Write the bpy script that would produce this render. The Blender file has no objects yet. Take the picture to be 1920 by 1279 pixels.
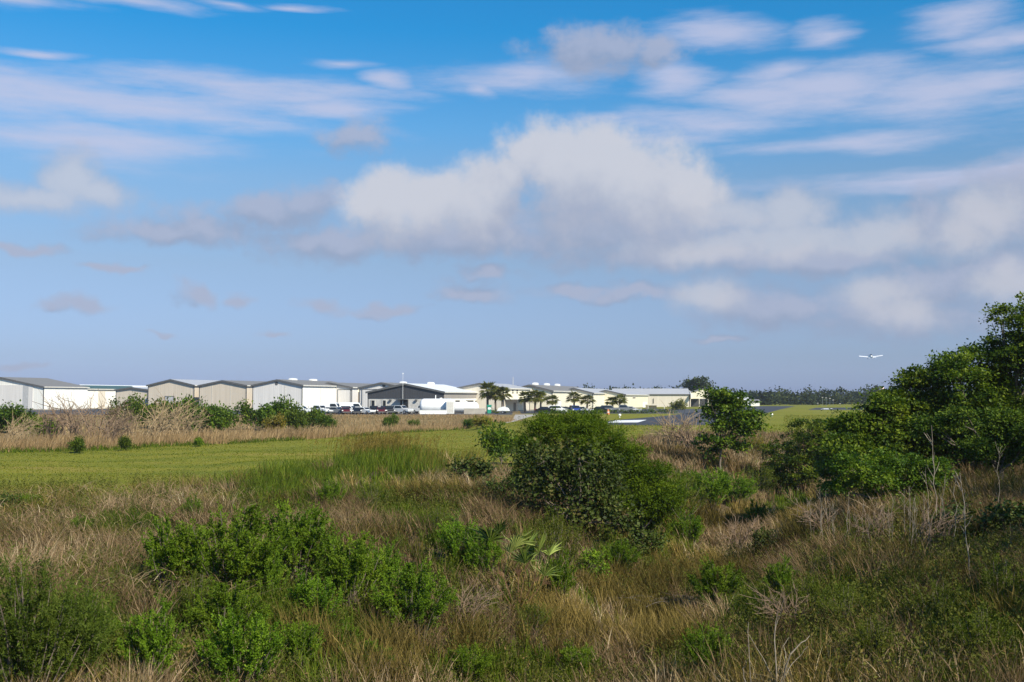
import bpy, math, random
import numpy as np
from math import sin, cos, tan, atan, atan2, asin, sqrt, pi, radians
random.seed(7)
RG = np.random.default_rng(11)
S = bpy.context.scene
COL = S.collection

# ------------------------------------------------------------------ camera
F = 2059.0            # focal length in pixels of the 1920 px wide photograph
HZ = 745.0            # image row of the horizon
CAMZ = 4.0
PITCH = atan((HZ-639.5)/F)
cam = bpy.data.cameras.new('camera'); camo = bpy.data.objects.new('camera', cam); COL.objects.link(camo)
cam.sensor_width = 36; cam.lens = 36*F/1920; cam.clip_end = 6000; cam.clip_start = 0.1
camo.location = (0, 0, CAMZ); camo.rotation_euler = (pi/2+PITCH, 0, 0); S.camera = camo

def ray(px, py):
    xc = (px-960)/F; yc = -(py-639.5)/F
    Y = cos(PITCH)-yc*sin(PITCH); Z = sin(PITCH)+yc*cos(PITCH)
    return xc/Y, Z/Y                       # X and Z per metre of Y
def at(px, py, Y):
    a, b = ray(px, py)
    return a*Y, Y, CAMZ+b*Y

# ------------------------------------------------------------------ terrain
DITCH = np.array([(-3, 2), (-1.0, 8), (0.6, 18.5), (4.2, 30.7), (10.2, 48), (16, 66), (24, 85), (70, 112)], float)
def sstep(a, b, x):
    t = np.clip((x-a)/(b-a), 0, 1); return t*t*(3-2*t)
def ditch_dist(x, y):
    d = np.full(np.shape(x), 1e9)
    for (x0, y0), (x1, y1) in zip(DITCH[:-1], DITCH[1:]):
        dx, dy = x1-x0, y1-y0
        t = np.clip(((x-x0)*dx+(y-y0)*dy)/(dx*dx+dy*dy), 0, 1)
        d = np.minimum(d, np.hypot(x-x0-t*dx, y-y0-t*dy))
    return d
def vnoise(x, y, s, seed=0):
    x = np.asarray(x, float)/s+seed*17.3; y = np.asarray(y, float)/s+seed*9.1
    i = np.floor(x); j = np.floor(y); fx = x-i; fy = y-j
    fx = fx*fx*(3-2*fx); fy = fy*fy*(3-2*fy)
    def h(a, b):
        v = np.sin(a*127.1+b*311.7+seed*3.7)*43758.5453
        return v-np.floor(v)
    return (h(i, j)*(1-fx)+h(i+1, j)*fx)*(1-fy)+(h(i, j+1)*(1-fx)+h(i+1, j+1)*fx)*fy
APRON = 0.5
def H(x, y):
    x = np.asarray(x, float); y = np.asarray(y, float)
    t = x/np.maximum(y, 1.0)
    near = 1-sstep(60, 110, y)
    dd = ditch_dist(x, y)
    z = -2.0*np.exp(-(dd/3.7)**2)*(1-sstep(80, 100, y))
    z = z+near*((vnoise(x, y, 6, 1)-.5)*.35+(vnoise(x, y, 2.1, 2)-.5)*.14)
    z = z+near*0.75*sstep(3, 11, dd)*sstep(2, 10, x-0.13*y)          # right bank a little higher
    z = z+2.4*(1-sstep(3.5, 13, y))                                    # the rise the photographer stands on
    y0 = 150-42*sstep(-0.06, -0.02, t); y1 = 214-79*sstep(-0.06, -0.02, t)
    z = z+APRON*sstep(y0, y1, y)
    return z
def ground(px, py):
    a, b = ray(px, py); Y = 6.0
    while Y < 900:
        if CAMZ+b*Y <= float(H(a*Y, Y)):
            lo, hi = Y-0.5, Y
            for _ in range(18):
                m = .5*(lo+hi)
                if CAMZ+b*m <= float(H(a*m, m)): hi = m
                else: lo = m
            return a*hi, hi, float(H(a*hi, hi))
        Y += 0.5
    return a*900, 900.0, APRON

# ------------------------------------------------------------------ materials
def mat(name):
    m = bpy.data.materials.new(name); m.use_nodes = True
    nt = m.node_tree
    return m, nt, nt.nodes['Principled BSDF'], nt.nodes['Material Output']
def ramp(nt, stops, fac):
    r = nt.nodes.new('ShaderNodeValToRGB')
    e = r.color_ramp.elements
    while len(e) < len(stops): e.new(0.5)
    for el, (p, c) in zip(e, stops): el.position = p; el.color = (*c, 1)
    nt.links.new(fac, r.inputs[0]); return r.outputs[0]
def noise(nt, scale, detail=4, rough=.55, vec=None, dist=0):
    n = nt.nodes.new('ShaderNodeTexNoise'); n.inputs['Scale'].default_value = scale
    n.inputs['Detail'].default_value = detail; n.inputs['Roughness'].default_value = rough
    n.inputs['Distortion'].default_value = dist
    if vec is not None: nt.links.new(vec, n.inputs['Vector'])
    return n.outputs[0]
def coords(nt, scale=(1, 1, 1), which='Object'):
    t = nt.nodes.new('ShaderNodeTexCoord'); mp = nt.nodes.new('ShaderNodeMapping')
    mp.inputs['Scale'].default_value = scale
    nt.links.new(t.outputs[which], mp.inputs[0]); return mp.outputs[0]
def mixc(nt, fac, a, b, mode='MIX'):
    n = nt.nodes.new('ShaderNodeMix'); n.data_type = 'RGBA'; n.blend_type = mode
    for s, v in ((0, fac), (6, a), (7, b)):
        if isinstance(v, bpy.types.NodeSocket): nt.links.new(v, n.inputs[s])
        else: n.inputs[s].default_value = v if s == 0 else (*v, 1)
    return n.outputs[2]
def paint(name, c, rough=.5, metal=0, var=.12, scale=(1, 1, 1), ns=2.0, bump=0):
    m, nt, b, o = mat(name)
    v = noise(nt, ns, 5, .6, coords(nt, scale))
    lo = tuple(x*(1-var) for x in c); hi = tuple(min(1, x*(1+var)) for x in c)
    nt.links.new(ramp(nt, [(.3, lo), (.7, hi)], v), b.inputs['Base Color'])
    b.inputs['Roughness'].default_value = rough; b.inputs['Metallic'].default_value = metal
    if bump:
        bp = nt.nodes.new('ShaderNodeBump'); bp.inputs['Strength'].default_value = bump
        nt.links.new(v, bp.inputs['Height']); nt.links.new(bp.outputs[0], b.inputs['Normal'])
    return m
def metal_siding(name, c, rough=.45):
    # painted ribbed sheet metal: ribs run up the wall, slight streaking
    m, nt, b, o = mat(name)
    co = coords(nt, (1, 1, .06))
    v = noise(nt, 1.4, 5, .65, co)
    base = ramp(nt, [(.25, tuple(x*.86 for x in c)), (.75, tuple(min(1, x*1.06) for x in c))], v)
    nt.links.new(base, b.inputs['Base Color'])
    w = nt.nodes.new('ShaderNodeTexWave'); w.wave_type = 'BANDS'; w.bands_direction = 'DIAGONAL'
    w.inputs['Scale'].default_value = 1.1
    nt.links.new(coords(nt, (1, 1, 0)), w.inputs['Vector'])
    bp = nt.nodes.new('ShaderNodeBump'); bp.inputs['Strength'].default_value = .25; bp.inputs['Distance'].default_value = .04
    nt.links.new(w.outputs['Fac'], bp.inputs['Height']); nt.links.new(bp.outputs[0], b.inputs['Normal'])
    b.inputs['Roughness'].default_value = rough
    return m
def foliage(name, stops, trans=.3, rough=.5, spec=.35, objvar=.15):
    m, nt, b, o = mat(name)
    a = nt.nodes.new('ShaderNodeAttribute'); a.attribute_name = 'var'
    c = ramp(nt, stops, a.outputs['Fac'])
    if objvar:
        oi = nt.nodes.new('ShaderNodeObjectInfo')
        hs = nt.nodes.new('ShaderNodeHueSaturation')
        mr = nt.nodes.new('ShaderNodeMapRange'); mr.inputs[3].default_value = 1-objvar; mr.inputs[4].default_value = 1+objvar
        nt.links.new(oi.outputs['Random'], mr.inputs[0]); nt.links.new(mr.outputs[0], hs.inputs['Value'])
        mr2 = nt.nodes.new('ShaderNodeMapRange'); mr2.inputs[3].default_value = .5-objvar*.06; mr2.inputs[4].default_value = .5+objvar*.06
        nt.links.new(oi.outputs['Random'], mr2.inputs[0]); nt.links.new(mr2.outputs[0], hs.inputs['Hue'])
        nt.links.new(c, hs.inputs['Color']); c = hs.outputs[0]
    nt.links.new(c, b.inputs['Base Color'])
    b.inputs['Roughness'].default_value = rough; b.inputs['Specular IOR Level'].default_value = spec
    if trans:
        tr = nt.nodes.new('ShaderNodeBsdfTranslucent'); ms = nt.nodes.new('ShaderNodeMixShader')
        tc = mixc(nt, 1.0, c, (1.15, 1.2, .6), 'MULTIPLY')
        nt.links.new(tc, tr.inputs[0]); ms.inputs[0].default_value = trans
        nt.links.new(b.outputs[0], ms.inputs[1]); nt.links.new(tr.outputs[0], ms.inputs[2])
        nt.links.new(ms.outputs[0], o.inputs[0])
    return m

M = {}
M['white_wall'] = metal_siding('white_siding', (.80, .78, .72))
M['grey_wall'] = metal_siding('pale_grey_siding', (.66, .63, .60))
M['beige_wall'] = metal_siding('beige_siding', (.58, .50, .40))
M['cream_wall'] = metal_siding('cream_siding', (.76, .70, .54))
M['tan_wall'] = metal_siding('tan_siding', (.62, .56, .46))
M['taupe'] = metal_siding('taupe_siding', (.30, .27, .24))
M['char'] = metal_siding('charcoal_siding', (.055, .055, .06))
M['block'] = paint('pale_block', (.48, .46, .43), .8, 0, .25, (1, 1, 1.6), 1.6, .3)
M['roof_grey'] = metal_siding('grey_metal_roof', (.19, .178, .16), .6)
M['roof_pale'] = metal_siding('pale_metal_roof', (.40, .40, .41), .5)
M['roof_white'] = metal_siding('white_metal_roof', (.80, .80, .78), .35)
M['roof_green'] = metal_siding('green_metal_roof', (.06, .10, .075), .4)
M['trim'] = paint('dark_trim', (.10, .10, .10), .5)
M['trim_pale'] = paint('pale_trim', (.55, .53, .48), .5)
M['glass'] = paint('dark_glass', (.015, .018, .022), .08)
M['steel_door'] = paint('steel_door', (.42, .42, .42), .5)
M['dark_door'] = paint('brown_door', (.16, .13, .10), .6)  # plain dark brown door colour
M['white'] = paint('white_paint', (.80, .80, .78), .35, 0, .05)
M['tank'] = paint('tank_white_paint', (.78, .78, .78), .3, 0, .05, (1, 1, 1), .7)
M['concrete'] = paint('concrete', (.34, .31, .265), .85, 0, .15, (1, 1, 1), .8, .1)
M['asphalt'] = paint('asphalt', (.045, .046, .05), .85, 0, .25, (1, 1, 1), .25)
M['runway'] = paint('runway_asphalt', (.030, .031, .037), .8, 0, .22, (1, 1, 1), .12)
M['line'] = paint('road_paint', (.74, .74, .72), .7, 0, .1)
M['tyre'] = paint('tyre_rubber', (.02, .02, .02), .8)
M['rim'] = paint('wheel_rim', (.35, .35, .36), .35, .6)
M['bark'] = paint('grey_brown_bark', (.14, .11, .085), .9, 0, .3, (1, 1, .3), 12, .4)
M['greybark'] = paint('weathered_grey_bark', (.15, .125, .095), .9, 0, .3, (1, 1, .3), 12)
M['palebark'] = paint('pale_bark', (.23, .19, .14), .9, 0, .25, (1, 1, .3), 14, .3)
M['deadwood'] = paint('bleached_deadwood', (.29, .21, .115), .9, 0, .3, (1, 1, 1), 6)
M['reddead'] = paint('brown_twigs', (.185, .125, .08), .9, 0, .35, (1, 1, 1), 5)
for k, c in dict(car_white=(.8, .8, .79), car_black=(.012, .012, .014), car_grey=(.16, .17, .18), car_silver=(.5, .51, .52),
                 car_red=(.10, .012, .010), car_blue=(.02, .05, .22), car_green=(.03, .25, .17), orange=(.55, .20, .08)).items():
    M[k] = paint(k+'_paint', c, .22, 0, .04)
M['lamp'] = paint('tail_lamp', (.35, .01, .01), .25)

# leaves
M['bacc'] = foliage('bright_shrub_leaf', [(0, (.045, .082, .005)), (.5, (.098, .170, .009)), (1, (.185, .262, .018))], .30, .6, .12)
M['olive'] = foliage('olive_shrub_leaf', [(0, (.050, .068, .008)), (.5, (.100, .128, .013)), (1, (.17, .19, .026))], .34, .6, .12)
M['willow'] = foliage('willow_leaf', [(0, (.036, .062, .007)), (.5, (.084, .130, .014)), (1, (.155, .20, .03))], .34, .6, .12)
M['broad'] = foliage('dark_broad_leaf', [(0, (.020, .036, .004)), (.5, (.046, .074, .009)), (.85, (.078, .108, .017)), (1, (.13, .12, .03))], .22, .6, .2)
M['feather'] = foliage('feathery_leaf', [(0, (.034, .062, .003)), (.5, (.080, .128, .006)), (1, (.145, .195, .012))], .38, .7, .1)
M['tree'] = foliage('tree_leaf', [(0, (.024, .052, .004)), (.5, (.070, .122, .008)), (1, (.180, .230, .018))], .40, .5, .18)
M['yellowtree'] = foliage('yellowing_leaf', [(0, (.08, .085, .01)), (.5, (.17, .15, .014)), (1, (.34, .26, .02))], .3)
M['farleaf'] = foliage('distant_leaf', [(0, (.014, .022, .007)), (.5, (.030, .042, .013)), (1, (.055, .066, .020))], .15, .8, .08)
M['shrubfar'] = foliage('field_shrub_leaf', [(0, (.024, .050, .005)), (.5, (.062, .108, .009)), (1, (.135, .180, .018))], .3, .6, .12)
M['palm'] = foliage('palm_frond', [(0, (.045, .056, .009)), (.5, (.110, .120, .018)), (1, (.21, .20, .03))], .3, .5, .2)
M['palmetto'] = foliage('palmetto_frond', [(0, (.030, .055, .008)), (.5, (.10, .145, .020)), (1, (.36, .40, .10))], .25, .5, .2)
M['deadfrond'] = foliage('dead_frond', [(0, (.10, .055, .028)), (.5, (.17, .095, .05)), (1, (.27, .17, .08))], .1, .7, .2)
M['dry'] = foliage('dry_grass_blade', [(0, (.080, .050, .024)), (.3, (.165, .110, .054)), (.6, (.270, .182, .100)), (.85, (.385, .28, .163)), (1, (.54, .43, .27))], .25, .8, .08, 0)
M['gold'] = foliage('golden_grass_blade', [(0, (.058, .046, .012)), (.4, (.125, .095, .024)), (.75, (.22, .160, .045)), (1, (.36, .26, .09))], .25, .8, .1, 0)
M['greengrass'] = foliage('green_grass_blade', [(0, (.036, .058, .005)), (.5, (.085, .125, .009)), (.85, (.155, .190, .018)), (1, (.25, .22, .055))], .34, .7, .1, 0)
M['straw'] = foliage('straw_reed_blade', [(0, (.16, .105, .05)), (.5, (.30, .20, .10)), (1, (.48, .34, .18))], .2, .75, .15, 0)
M['plume'] = foliage('plume_grass_blade', [(0, (.075, .060, .010)), (.5, (.175, .130, .024)), (1, (.32, .225, .055))], .25, .7, .15, 0)
M['lawnblade'] = foliage('lawn_blade', [(0, (.075, .108, .010)), (.4, (.130, .152, .013)), (.75, (.195, .190, .022)), (1, (.30, .205, .06))], .3, .7, .1, 0)
M['weed'] = foliage('weed_leaf', [(0, (.040, .046, .007)), (.5, (.092, .100, .015)), (.85, (.15, .155, .028)), (1, (.24, .16, .06))], .34, .6, .1, 0)

# ------------------------------------------------------------------ mesh builder
class MB:
    def __init__(s): s.v = []; s.f = []; s.a = []; s.n = 0
    def add(s, v, f, var=.5):
        v = np.asarray(v, float).reshape(-1, 3); s.v.append(v)
        for q in (f if isinstance(f, (list, tuple)) and len(f) and isinstance(f[0], np.ndarray) else [np.asarray(f)]):
            s.f.append(np.asarray(q, int)+s.n)
        s.a.append(np.broadcast_to(np.asarray(var, float), (len(v),)).copy()); s.n += len(v)
    def box(s, x0, x1, y0, y1, z0, z1):
        v = [(x, y, z) for z in (z0, z1) for x, y in ((x0, y0), (x1, y0), (x1, y1), (x0, y1))]
        s.add(v, np.array([(3, 2, 1, 0), (4, 5, 6, 7), (0, 1, 5, 4), (1, 2, 6, 5), (2, 3, 7, 6), (3, 0, 4, 7)]))
    def prism(s, prof, y0, y1):
        # profile in x,z extruded along y
        n = len(prof)
        v = [(x, y0, z) for x, z in prof]+[(x, y1, z) for x, z in prof]
        q = np.array([(i, (i+1) % n, n+(i+1) % n, n+i) for i in range(n)])
        s.add(v, [np.array([list(range(n))[::-1]]), np.array([list(range(n, 2*n))]), q])
    def prism_x(s, prof, x0, x1):
        n = len(prof)
        v = [(x0, y, z) for y, z in prof]+[(x1, y, z) for y, z in prof]
        q = np.array([(i, (i+1) % n, n+(i+1) % n, n+i) for i in range(n)])
        s.add(v, [np.array([list(range(n))[::-1]]), np.array([list(range(n, 2*n))]), q])
    def tube(s, pts, rad, k=5, var=.5):
        pts = np.asarray(pts, float); n = len(pts)
        rad = np.broadcast_to(np.asarray(rad, float), (n,))
        t = np.gradient(pts, axis=0); t /= np.linalg.norm(t, axis=1)[:, None]+1e-9
        ref = np.array([0, 0, 1.0]) if abs(t[0][2]) < .9 else np.array([1.0, 0, 0])
        a = np.cross(t, ref); a /= np.linalg.norm(a, axis=1)[:, None]+1e-9
        b = np.cross(t, a)
        th = np.arange(k)*2*pi/k
        v = pts[:, None]+rad[:, None, None]*(np.cos(th)[None, :, None]*a[:, None]+np.sin(th)[None, :, None]*b[:, None])
        f = [(i*k+j, i*k+(j+1) % k, (i+1)*k+(j+1) % k, (i+1)*k+j) for i in range(n-1) for j in range(k)]
        s.add(v.reshape(-1, 3), [np.array(f), np.array([list(range(k))[::-1]]), np.array([[(n-1)*k+j for j in range(k)]])], var)
    def lathe_x(s, prof, k=20):
        # profile (x, r) spun about the x axis
        th = np.arange(k)*2*pi/k
        v = [(x, r*cos(t), r*sin(t)) for x, r in prof for t in th]
        n = len(prof)
        f = [(i*k+j, i*k+(j+1) % k, (i+1)*k+(j+1) % k, (i+1)*k+j) for i in range(n-1) for j in range(k)]
        s.add(v, [np.array(f), np.array([[j for j in range(k)]]), np.array([[(n-1)*k+j for j in range(k)][::-1]])])
    def move(s, dx=0, dy=0, dz=0):
        for v in s.v: v += np.array([dx, dy, dz])
        return s
    def mesh(s, name, smooth=False):
        me = bpy.data.meshes.new(name)
        v = np.concatenate(s.v); me.vertices.add(len(v)); me.vertices.foreach_set('co', v.astype(np.float32).ravel())
        idx = np.concatenate([f.ravel() for f in s.f]).astype(np.int32)
        sz = np.concatenate([np.full(len(f), f.shape[1]) for f in s.f]).astype(np.int32)
        me.loops.add(len(idx)); me.loops.foreach_set('vertex_index', idx)
        st = np.concatenate([[0], np.cumsum(sz)[:-1]]).astype(np.int32)
        me.polygons.add(len(sz)); me.polygons.foreach_set('loop_start', st); me.polygons.foreach_set('loop_total', sz)
        at_ = me.attributes.new('var', 'FLOAT', 'POINT'); at_.data.foreach_set('value', np.concatenate(s.a).astype(np.float32))
        me.update(calc_edges=True)
        if smooth: me.polygons.foreach_set('use_smooth', np.ones(len(sz), bool))
        else: me.polygons.foreach_set('use_smooth', np.zeros(len(sz), bool))
        return me
    def build(s, name, m, parent=None, smooth=False, label=None):
        o = bpy.data.objects.new(name, s.mesh(name, smooth)); COL.objects.link(o)
        o.data.materials.append(m)
        if parent: o.parent = parent
        if label: o['label'] = label
        return o

def tag(o, label, cat, group=None, kind=None):
    if label: o['label'] = label
    if cat: o['category'] = cat
    if group: o['group'] = group
    if kind: o['kind'] = kind
    return o
def thing(name, label, cat, loc=(0, 0, 0), rz=0, group=None, scale=1):
    o = bpy.data.objects.new(name, None); COL.objects.link(o); o.empty_display_size = .3
    o.location = loc; o.rotation_euler = (0, 0, rz)
    o.scale = (scale,)*3 if not hasattr(scale, '__len__') else scale
    return tag(o, label, cat, group)
class Proto:
    """a kind of thing whose parts were built once; every use links copies of the parts under a new Empty"""
    def __init__(s, name, parts): s.name = name; s.parts = parts     # parts: (name, mesh, mat, [subparts])
    def place(s, label, cat, loc, rz=0, group=None, scale=1, mats=None):
        r = thing(s.name, label, cat, loc, rz, group, scale)
        for p in s.parts: s._link(p, r, mats or {})
        return r
    def _link(s, p, parent, mats):
        name, me, m, subs = p
        m = mats.get(m, m)
        key = me
        o = bpy.data.objects.new(name, me); COL.objects.link(o); o.parent = parent
        if not me.materials: me.materials.append(None)
        o.material_slots[0].link = 'OBJECT'; o.material_slots[0].material = M[m]
        for q in subs: s._link(q, o, mats)
def structure(o): o['kind'] = 'structure'; return o

# ------------------------------------------------------------------ sun and sky
RUN_A = radians(14.7)                       # the hangars and the runway point this far right of the view axis
U = np.array([sin(RUN_A), cos(RUN_A)]); V = np.array([cos(RUN_A), -sin(RUN_A)])
SUN_EL = radians(38); SUN_AZ = radians(138)       # azimuth clockwise from +Y
sd = np.array([cos(SUN_EL)*sin(SUN_AZ), cos(SUN_EL)*cos(SUN_AZ), sin(SUN_EL)])
sl = bpy.data.lights.new('sun', 'SUN'); so = bpy.data.objects.new('sun', sl); COL.objects.link(so)
sl.energy = 4.6; sl.angle = radians(.5); sl.color = (1, .92, .76)
so.rotation_euler = (pi/2-SUN_EL, 0, 0)
import mathutils
so.rotation_euler = mathutils.Vector(-sd).to_track_quat('-Z', 'Y').to_euler()

W = bpy.data.worlds.new('World'); S.world = W; W.use_nodes = True
nt = W.node_tree; bg = nt.nodes['Background']

def azel(px, py):
    a, b = ray(px, py); n = sqrt(1+a*a+b*b)
    return atan2(a, 1), asin(b/n)

class G:
    """little helper for math nodes"""
    def __init__(s, t): s.t = t
    def m(s, op, *a, clamp=False):
        n = s.t.nodes.new('ShaderNodeMath'); n.operation = op; n.use_clamp = clamp
        for i, v in enumerate(a):
            if isinstance(v, bpy.types.NodeSocket): s.t.links.new(v, n.inputs[i])
            else: n.inputs[i].default_value = v
        return n.outputs[0]
    def v(s, op, *a):
        n = s.t.nodes.new('ShaderNodeVectorMath'); n.operation = op
        for i, v in enumerate(a):
            if isinstance(v, bpy.types.NodeSocket): s.t.links.new(v, n.inputs[i])
            else: n.inputs[i].default_value = v
        return n.outputs['Value'] if op in ('LENGTH', 'DOT_PRODUCT') else n.outputs[0]
    def step(s, x, a, b):
        n = s.t.nodes.new('ShaderNodeMapRange'); n.interpolation_type = 'SMOOTHSTEP'
        s.t.links.new(x, n.inputs[0]); n.inputs[1].default_value = a; n.inputs[2].default_value = b
        return n.outputs[0]

EXPO = 1.6
def disp(r, g, b):       # sky radiance that shows as this 8-bit colour at the exposure used
    f = lambda c: (((c/255+.055)/1.055)**2.4)/EXPO
    return (f(r), f(g), f(b))
def blobs(name, lst, warp, wscale, edge, escale, seed, stretch=(1, 1, 1), flat=False, det=6):
    """node group: soft cloud density from a list of ellipses in azimuth/elevation, broken up by noise"""
    g = bpy.data.node_groups.new(name, 'ShaderNodeTree')
    g.interface.new_socket('P', in_out='INPUT', socket_type='NodeSocketVector')
    g.interface.new_socket('D', in_out='OUTPUT', socket_type='NodeSocketFloat')
    gi = g.nodes.new('NodeGroupInput'); go = g.nodes.new('NodeGroupOutput'); q = G(g)
    p = gi.outputs[0]
    ps = q.v('ADD', q.v('MULTIPLY', p, stretch), (seed, seed*.7, 0))
    n1 = g.nodes.new('ShaderNodeTexNoise'); n1.inputs['Scale'].default_value = wscale; n1.inputs['Detail'].default_value = 3
    n1.noise_dimensions = '2D'
    g.links.new(ps, n1.inputs['Vector'])
    off = q.v('MULTIPLY', q.v('SUBTRACT', n1.outputs['Color'], (.5, .5, .5)), (warp, warp*.55, 0))
    pw = q.v('ADD', p, off)
    D = None
    for (px, py, rx, rt, rb) in lst:
        a, e = azel(px, py)
        if flat:
            d = q.v('SUBTRACT', pw, (a, e, 0))
            k = q.v('MAXIMUM', q.v('MULTIPLY', d, (F/rx, F/rt, 0)), q.v('MULTIPLY', d, (-F/rx, -F/rb, 0)))
        else:
            r = (rt+rb)/2; n = g.nodes.new('ShaderNodeVectorMath'); n.operation = 'MULTIPLY_ADD'
            g.links.new(pw, n.inputs[0]); n.inputs[1].default_value = (F/rx, F/r, 0); n.inputs[2].default_value = (-a*F/rx, -e*F/r, 0)
            k = n.outputs[0]
        l = q.v('LENGTH', k)
        D = l if D is None else (q.m('SMOOTH_MIN', D, l, .25) if flat else q.m('MINIMUM', D, l))
    n2 = g.nodes.new('ShaderNodeTexNoise'); n2.inputs['Scale'].default_value = escale; n2.inputs['Detail'].default_value = det
    n2.inputs['Roughness'].default_value = .66; n2.noise_dimensions = '2D'
    g.links.new(ps, n2.inputs['Vector'])
    D = q.m('SUBTRACT', 1.0, D)
    D = q.m('ADD', q.m('MAXIMUM', D, -1.2), q.m('MULTIPLY', q.m('SUBTRACT', n2.outputs[0], .5), edge))
    g.links.new(D, go.inputs[0])
    return g

tc = nt.nodes.new('ShaderNodeTexCoord'); q = G(nt)
dirv = q.v('NORMALIZE', tc.outputs['Generated'])
sep = nt.nodes.new('ShaderNodeSeparateXYZ'); nt.links.new(dirv, sep.inputs[0])
az = q.m('ARCTAN2', sep.outputs[0], sep.outputs[1]); el = q.m('ARCSINE', sep.outputs[2])
cb = nt.nodes.new('ShaderNodeCombineXYZ'); nt.links.new(az, cb.inputs[0]); nt.links.new(el, cb.inputs[1])
P = cb.outputs[0]

sky = nt.nodes.new('ShaderNodeTexSky'); sky.sky_type = 'NISHITA'; sky.sun_disc = False
sky.sun_elevation = SUN_EL; sky.sun_rotation = SUN_AZ; sky.air_density = 1.0; sky.dust_density = .6; sky.ozone_density = 2.0
SKY_K = .10
skyc = q.v('SCALE', sky.outputs[0]); nt.nodes[-1].inputs['Scale'].default_value = SKY_K
# the photograph's sky is deeper and bluer overhead and duller near the horizon
tint = ramp(nt, [(0, (.36, .47, 1.0)), (.012, (.36, .46, .90)), (.036, (.36, .435, .73)), (.119, (.48, .515, .63)), (.194, (.515, .65, .75)), (.241, (.36, .71, .89)), (.326, (.106, .68, .96)), (.6, (.12, .62, 1.0))], el)
skyc = q.v('MULTIPLY', skyc, tint)

CUM = [(1050, 300, 110, 90, 170), (1180, 330, 160, 85, 150), (1115, 290, 110, 60, 150), (990, 290, 50, 50, 80), (1275, 350, 80, 50, 90),
       (740, 370, 105, 58, 100), (830, 355, 100, 50, 110), (905, 365, 90, 68, 110), (690, 385, 50, 40, 60),
       (960, 330, 40, 40, 60)]
SOFT = [(135, 335, 66, 62, 64), (195, 366, 84, 34, 40), (50, 370, 120, 30, 34), (1370, 398, 170, 50, 60), (1490, 395, 80, 55, 60), (1500, 455, 220, 48, 44), (1650, 440, 100, 58, 50), (1310, 470, 170, 40, 36), (1330, 560, 80, 42, 36), (1650, 552, 90, 46, 50), (1700, 590, 90, 40, 40), (1890, 530, 70, 60, 60), (1860, 400, 110, 60, 60), (1800, 440, 80, 50, 50)]
GREY = [(1845, 415, 110, 66, 66), (1895, 350, 90, 50, 60), (500, 400, 130, 40, 50), (330, 430, 190, 36, 32), (640, 455, 180, 32, 40), (870, 450, 340, 46, 40), (1130, 440, 280, 66, 46), (1260, 480, 240, 40, 36), (580, 380, 60, 40, 40), (1500, 490, 200, 30, 30),
        (145, 576, 68, 20, 14), (362, 562, 38, 24, 18), (446, 558, 30, 18, 14), (598, 580, 48, 24, 18), (720, 582, 90, 14, 12), (890, 556, 85, 28, 20), (920, 515, 60, 20, 14),
        (1090, 547, 90, 16, 16), (1180, 552, 100, 16, 14), (1450, 580, 160, 50, 40), (1690, 595, 220, 50, 40), (1760, 540, 130, 44, 44), (300, 628, 40, 8, 7), (510, 628, 30, 7, 6),
        (60, 468, 70, 13, 12), (215, 505, 60, 9, 9), (40, 684, 50, 7, 6),
        (675, 258, 78, 36, 34), (1110, 95, 120, 50, 44), (1230, 95, 70, 30, 25), (1350, 635, 60, 9, 8), (1880, 500, 100, 60, 60), (1740, 420, 60, 60, 60)]
CIR = [(150, 185, 330, 45, 50), (420, 160, 280, 22, 26), (280, 215, 290, 24, 26), (150, 270, 280, 26, 30), (40, 85, 70, 10, 9), (60, 14, 100, 12, 10), (270, 12, 120, 14, 12), (440, 8, 60, 10, 10),
       (745, 145, 40, 20, 18), (655, 112, 50, 10, 9), (925, 160, 35, 26, 18), (1350, 66, 90, 22, 18), (1520, 62, 50, 20, 18), (1790, 36, 80, 24, 18), (1840, 75, 80, 22, 20),
       (1540, 165, 170, 40, 40), (1760, 190, 220, 52, 55), (1430, 185, 120, 30, 30), (1860, 160, 100, 30, 40), (1700, 340, 230, 18, 20), (1880, 320, 100, 20, 20), (1000, 140, 160, 30, 30), (620, 200, 120, 16, 16), (1330, 230, 180, 22, 24), (1600, 270, 160, 16, 18), (1290, 150, 60, 30, 30),
       (1900, 70, 60, 20, 20), (560, 8, 60, 8, 8), (1450, 130, 60, 20, 20)]
gc = blobs('cumulus_density', CUM, .040, 18, 1.15, 24, 1.3, flat=True, det=8)
gg = blobs('stratus_density', GREY, .05, 22, 1.25, 28, 4.1, (1, 1.25, 1), flat=True, det=7)
gs = blobs('soft_cumulus_density', SOFT, .040, 18, 1.0, 24, 2.2, flat=True, det=7)
gr = blobs('cirrus_density', CIR, .07, 9, 2.2, 14, 7.7, (.40, 2.4, 1), det=6)
def dens(g, p):
    n = nt.nodes.new('ShaderNodeGroup'); n.node_tree = g; nt.links.new(p, n.inputs[0]); return n.outputs[0]
d0 = dens(gc, P); d1 = dens(gc, q.v('ADD', P, (.014, .052, 0)))
s0 = dens(gg, P); s1 = dens(gg, q.v('ADD', P, (.008, .014, 0))); c0 = dens(gr, P)
col = mixc(nt, q.m('MULTIPLY', q.step(c0, -.70, 1.1), .78), skyc, disp(200, 203, 228))
sh = q.step(q.m('SUBTRACT', s1, s0), -.75, .35)
col = mixc(nt, q.m('MULTIPLY', q.step(s0, -.30, .70), .84), col, mixc(nt, sh, disp(173, 181, 205), disp(152, 165, 192)))
f0 = dens(gs, P)
col = mixc(nt, q.m('MULTIPLY', q.step(f0, -.25, .65), .74), col, mixc(nt, q.step(f0, .0, .9), disp(176, 185, 206), disp(202, 204, 215)))
lit = q.step(q.m('SUBTRACT', q.m('SUBTRACT', d0, d1), q.m('MULTIPLY', d0, .12)), -1.5, 1.25)
lit = q.m('MULTIPLY', lit, 1.0)
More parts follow.
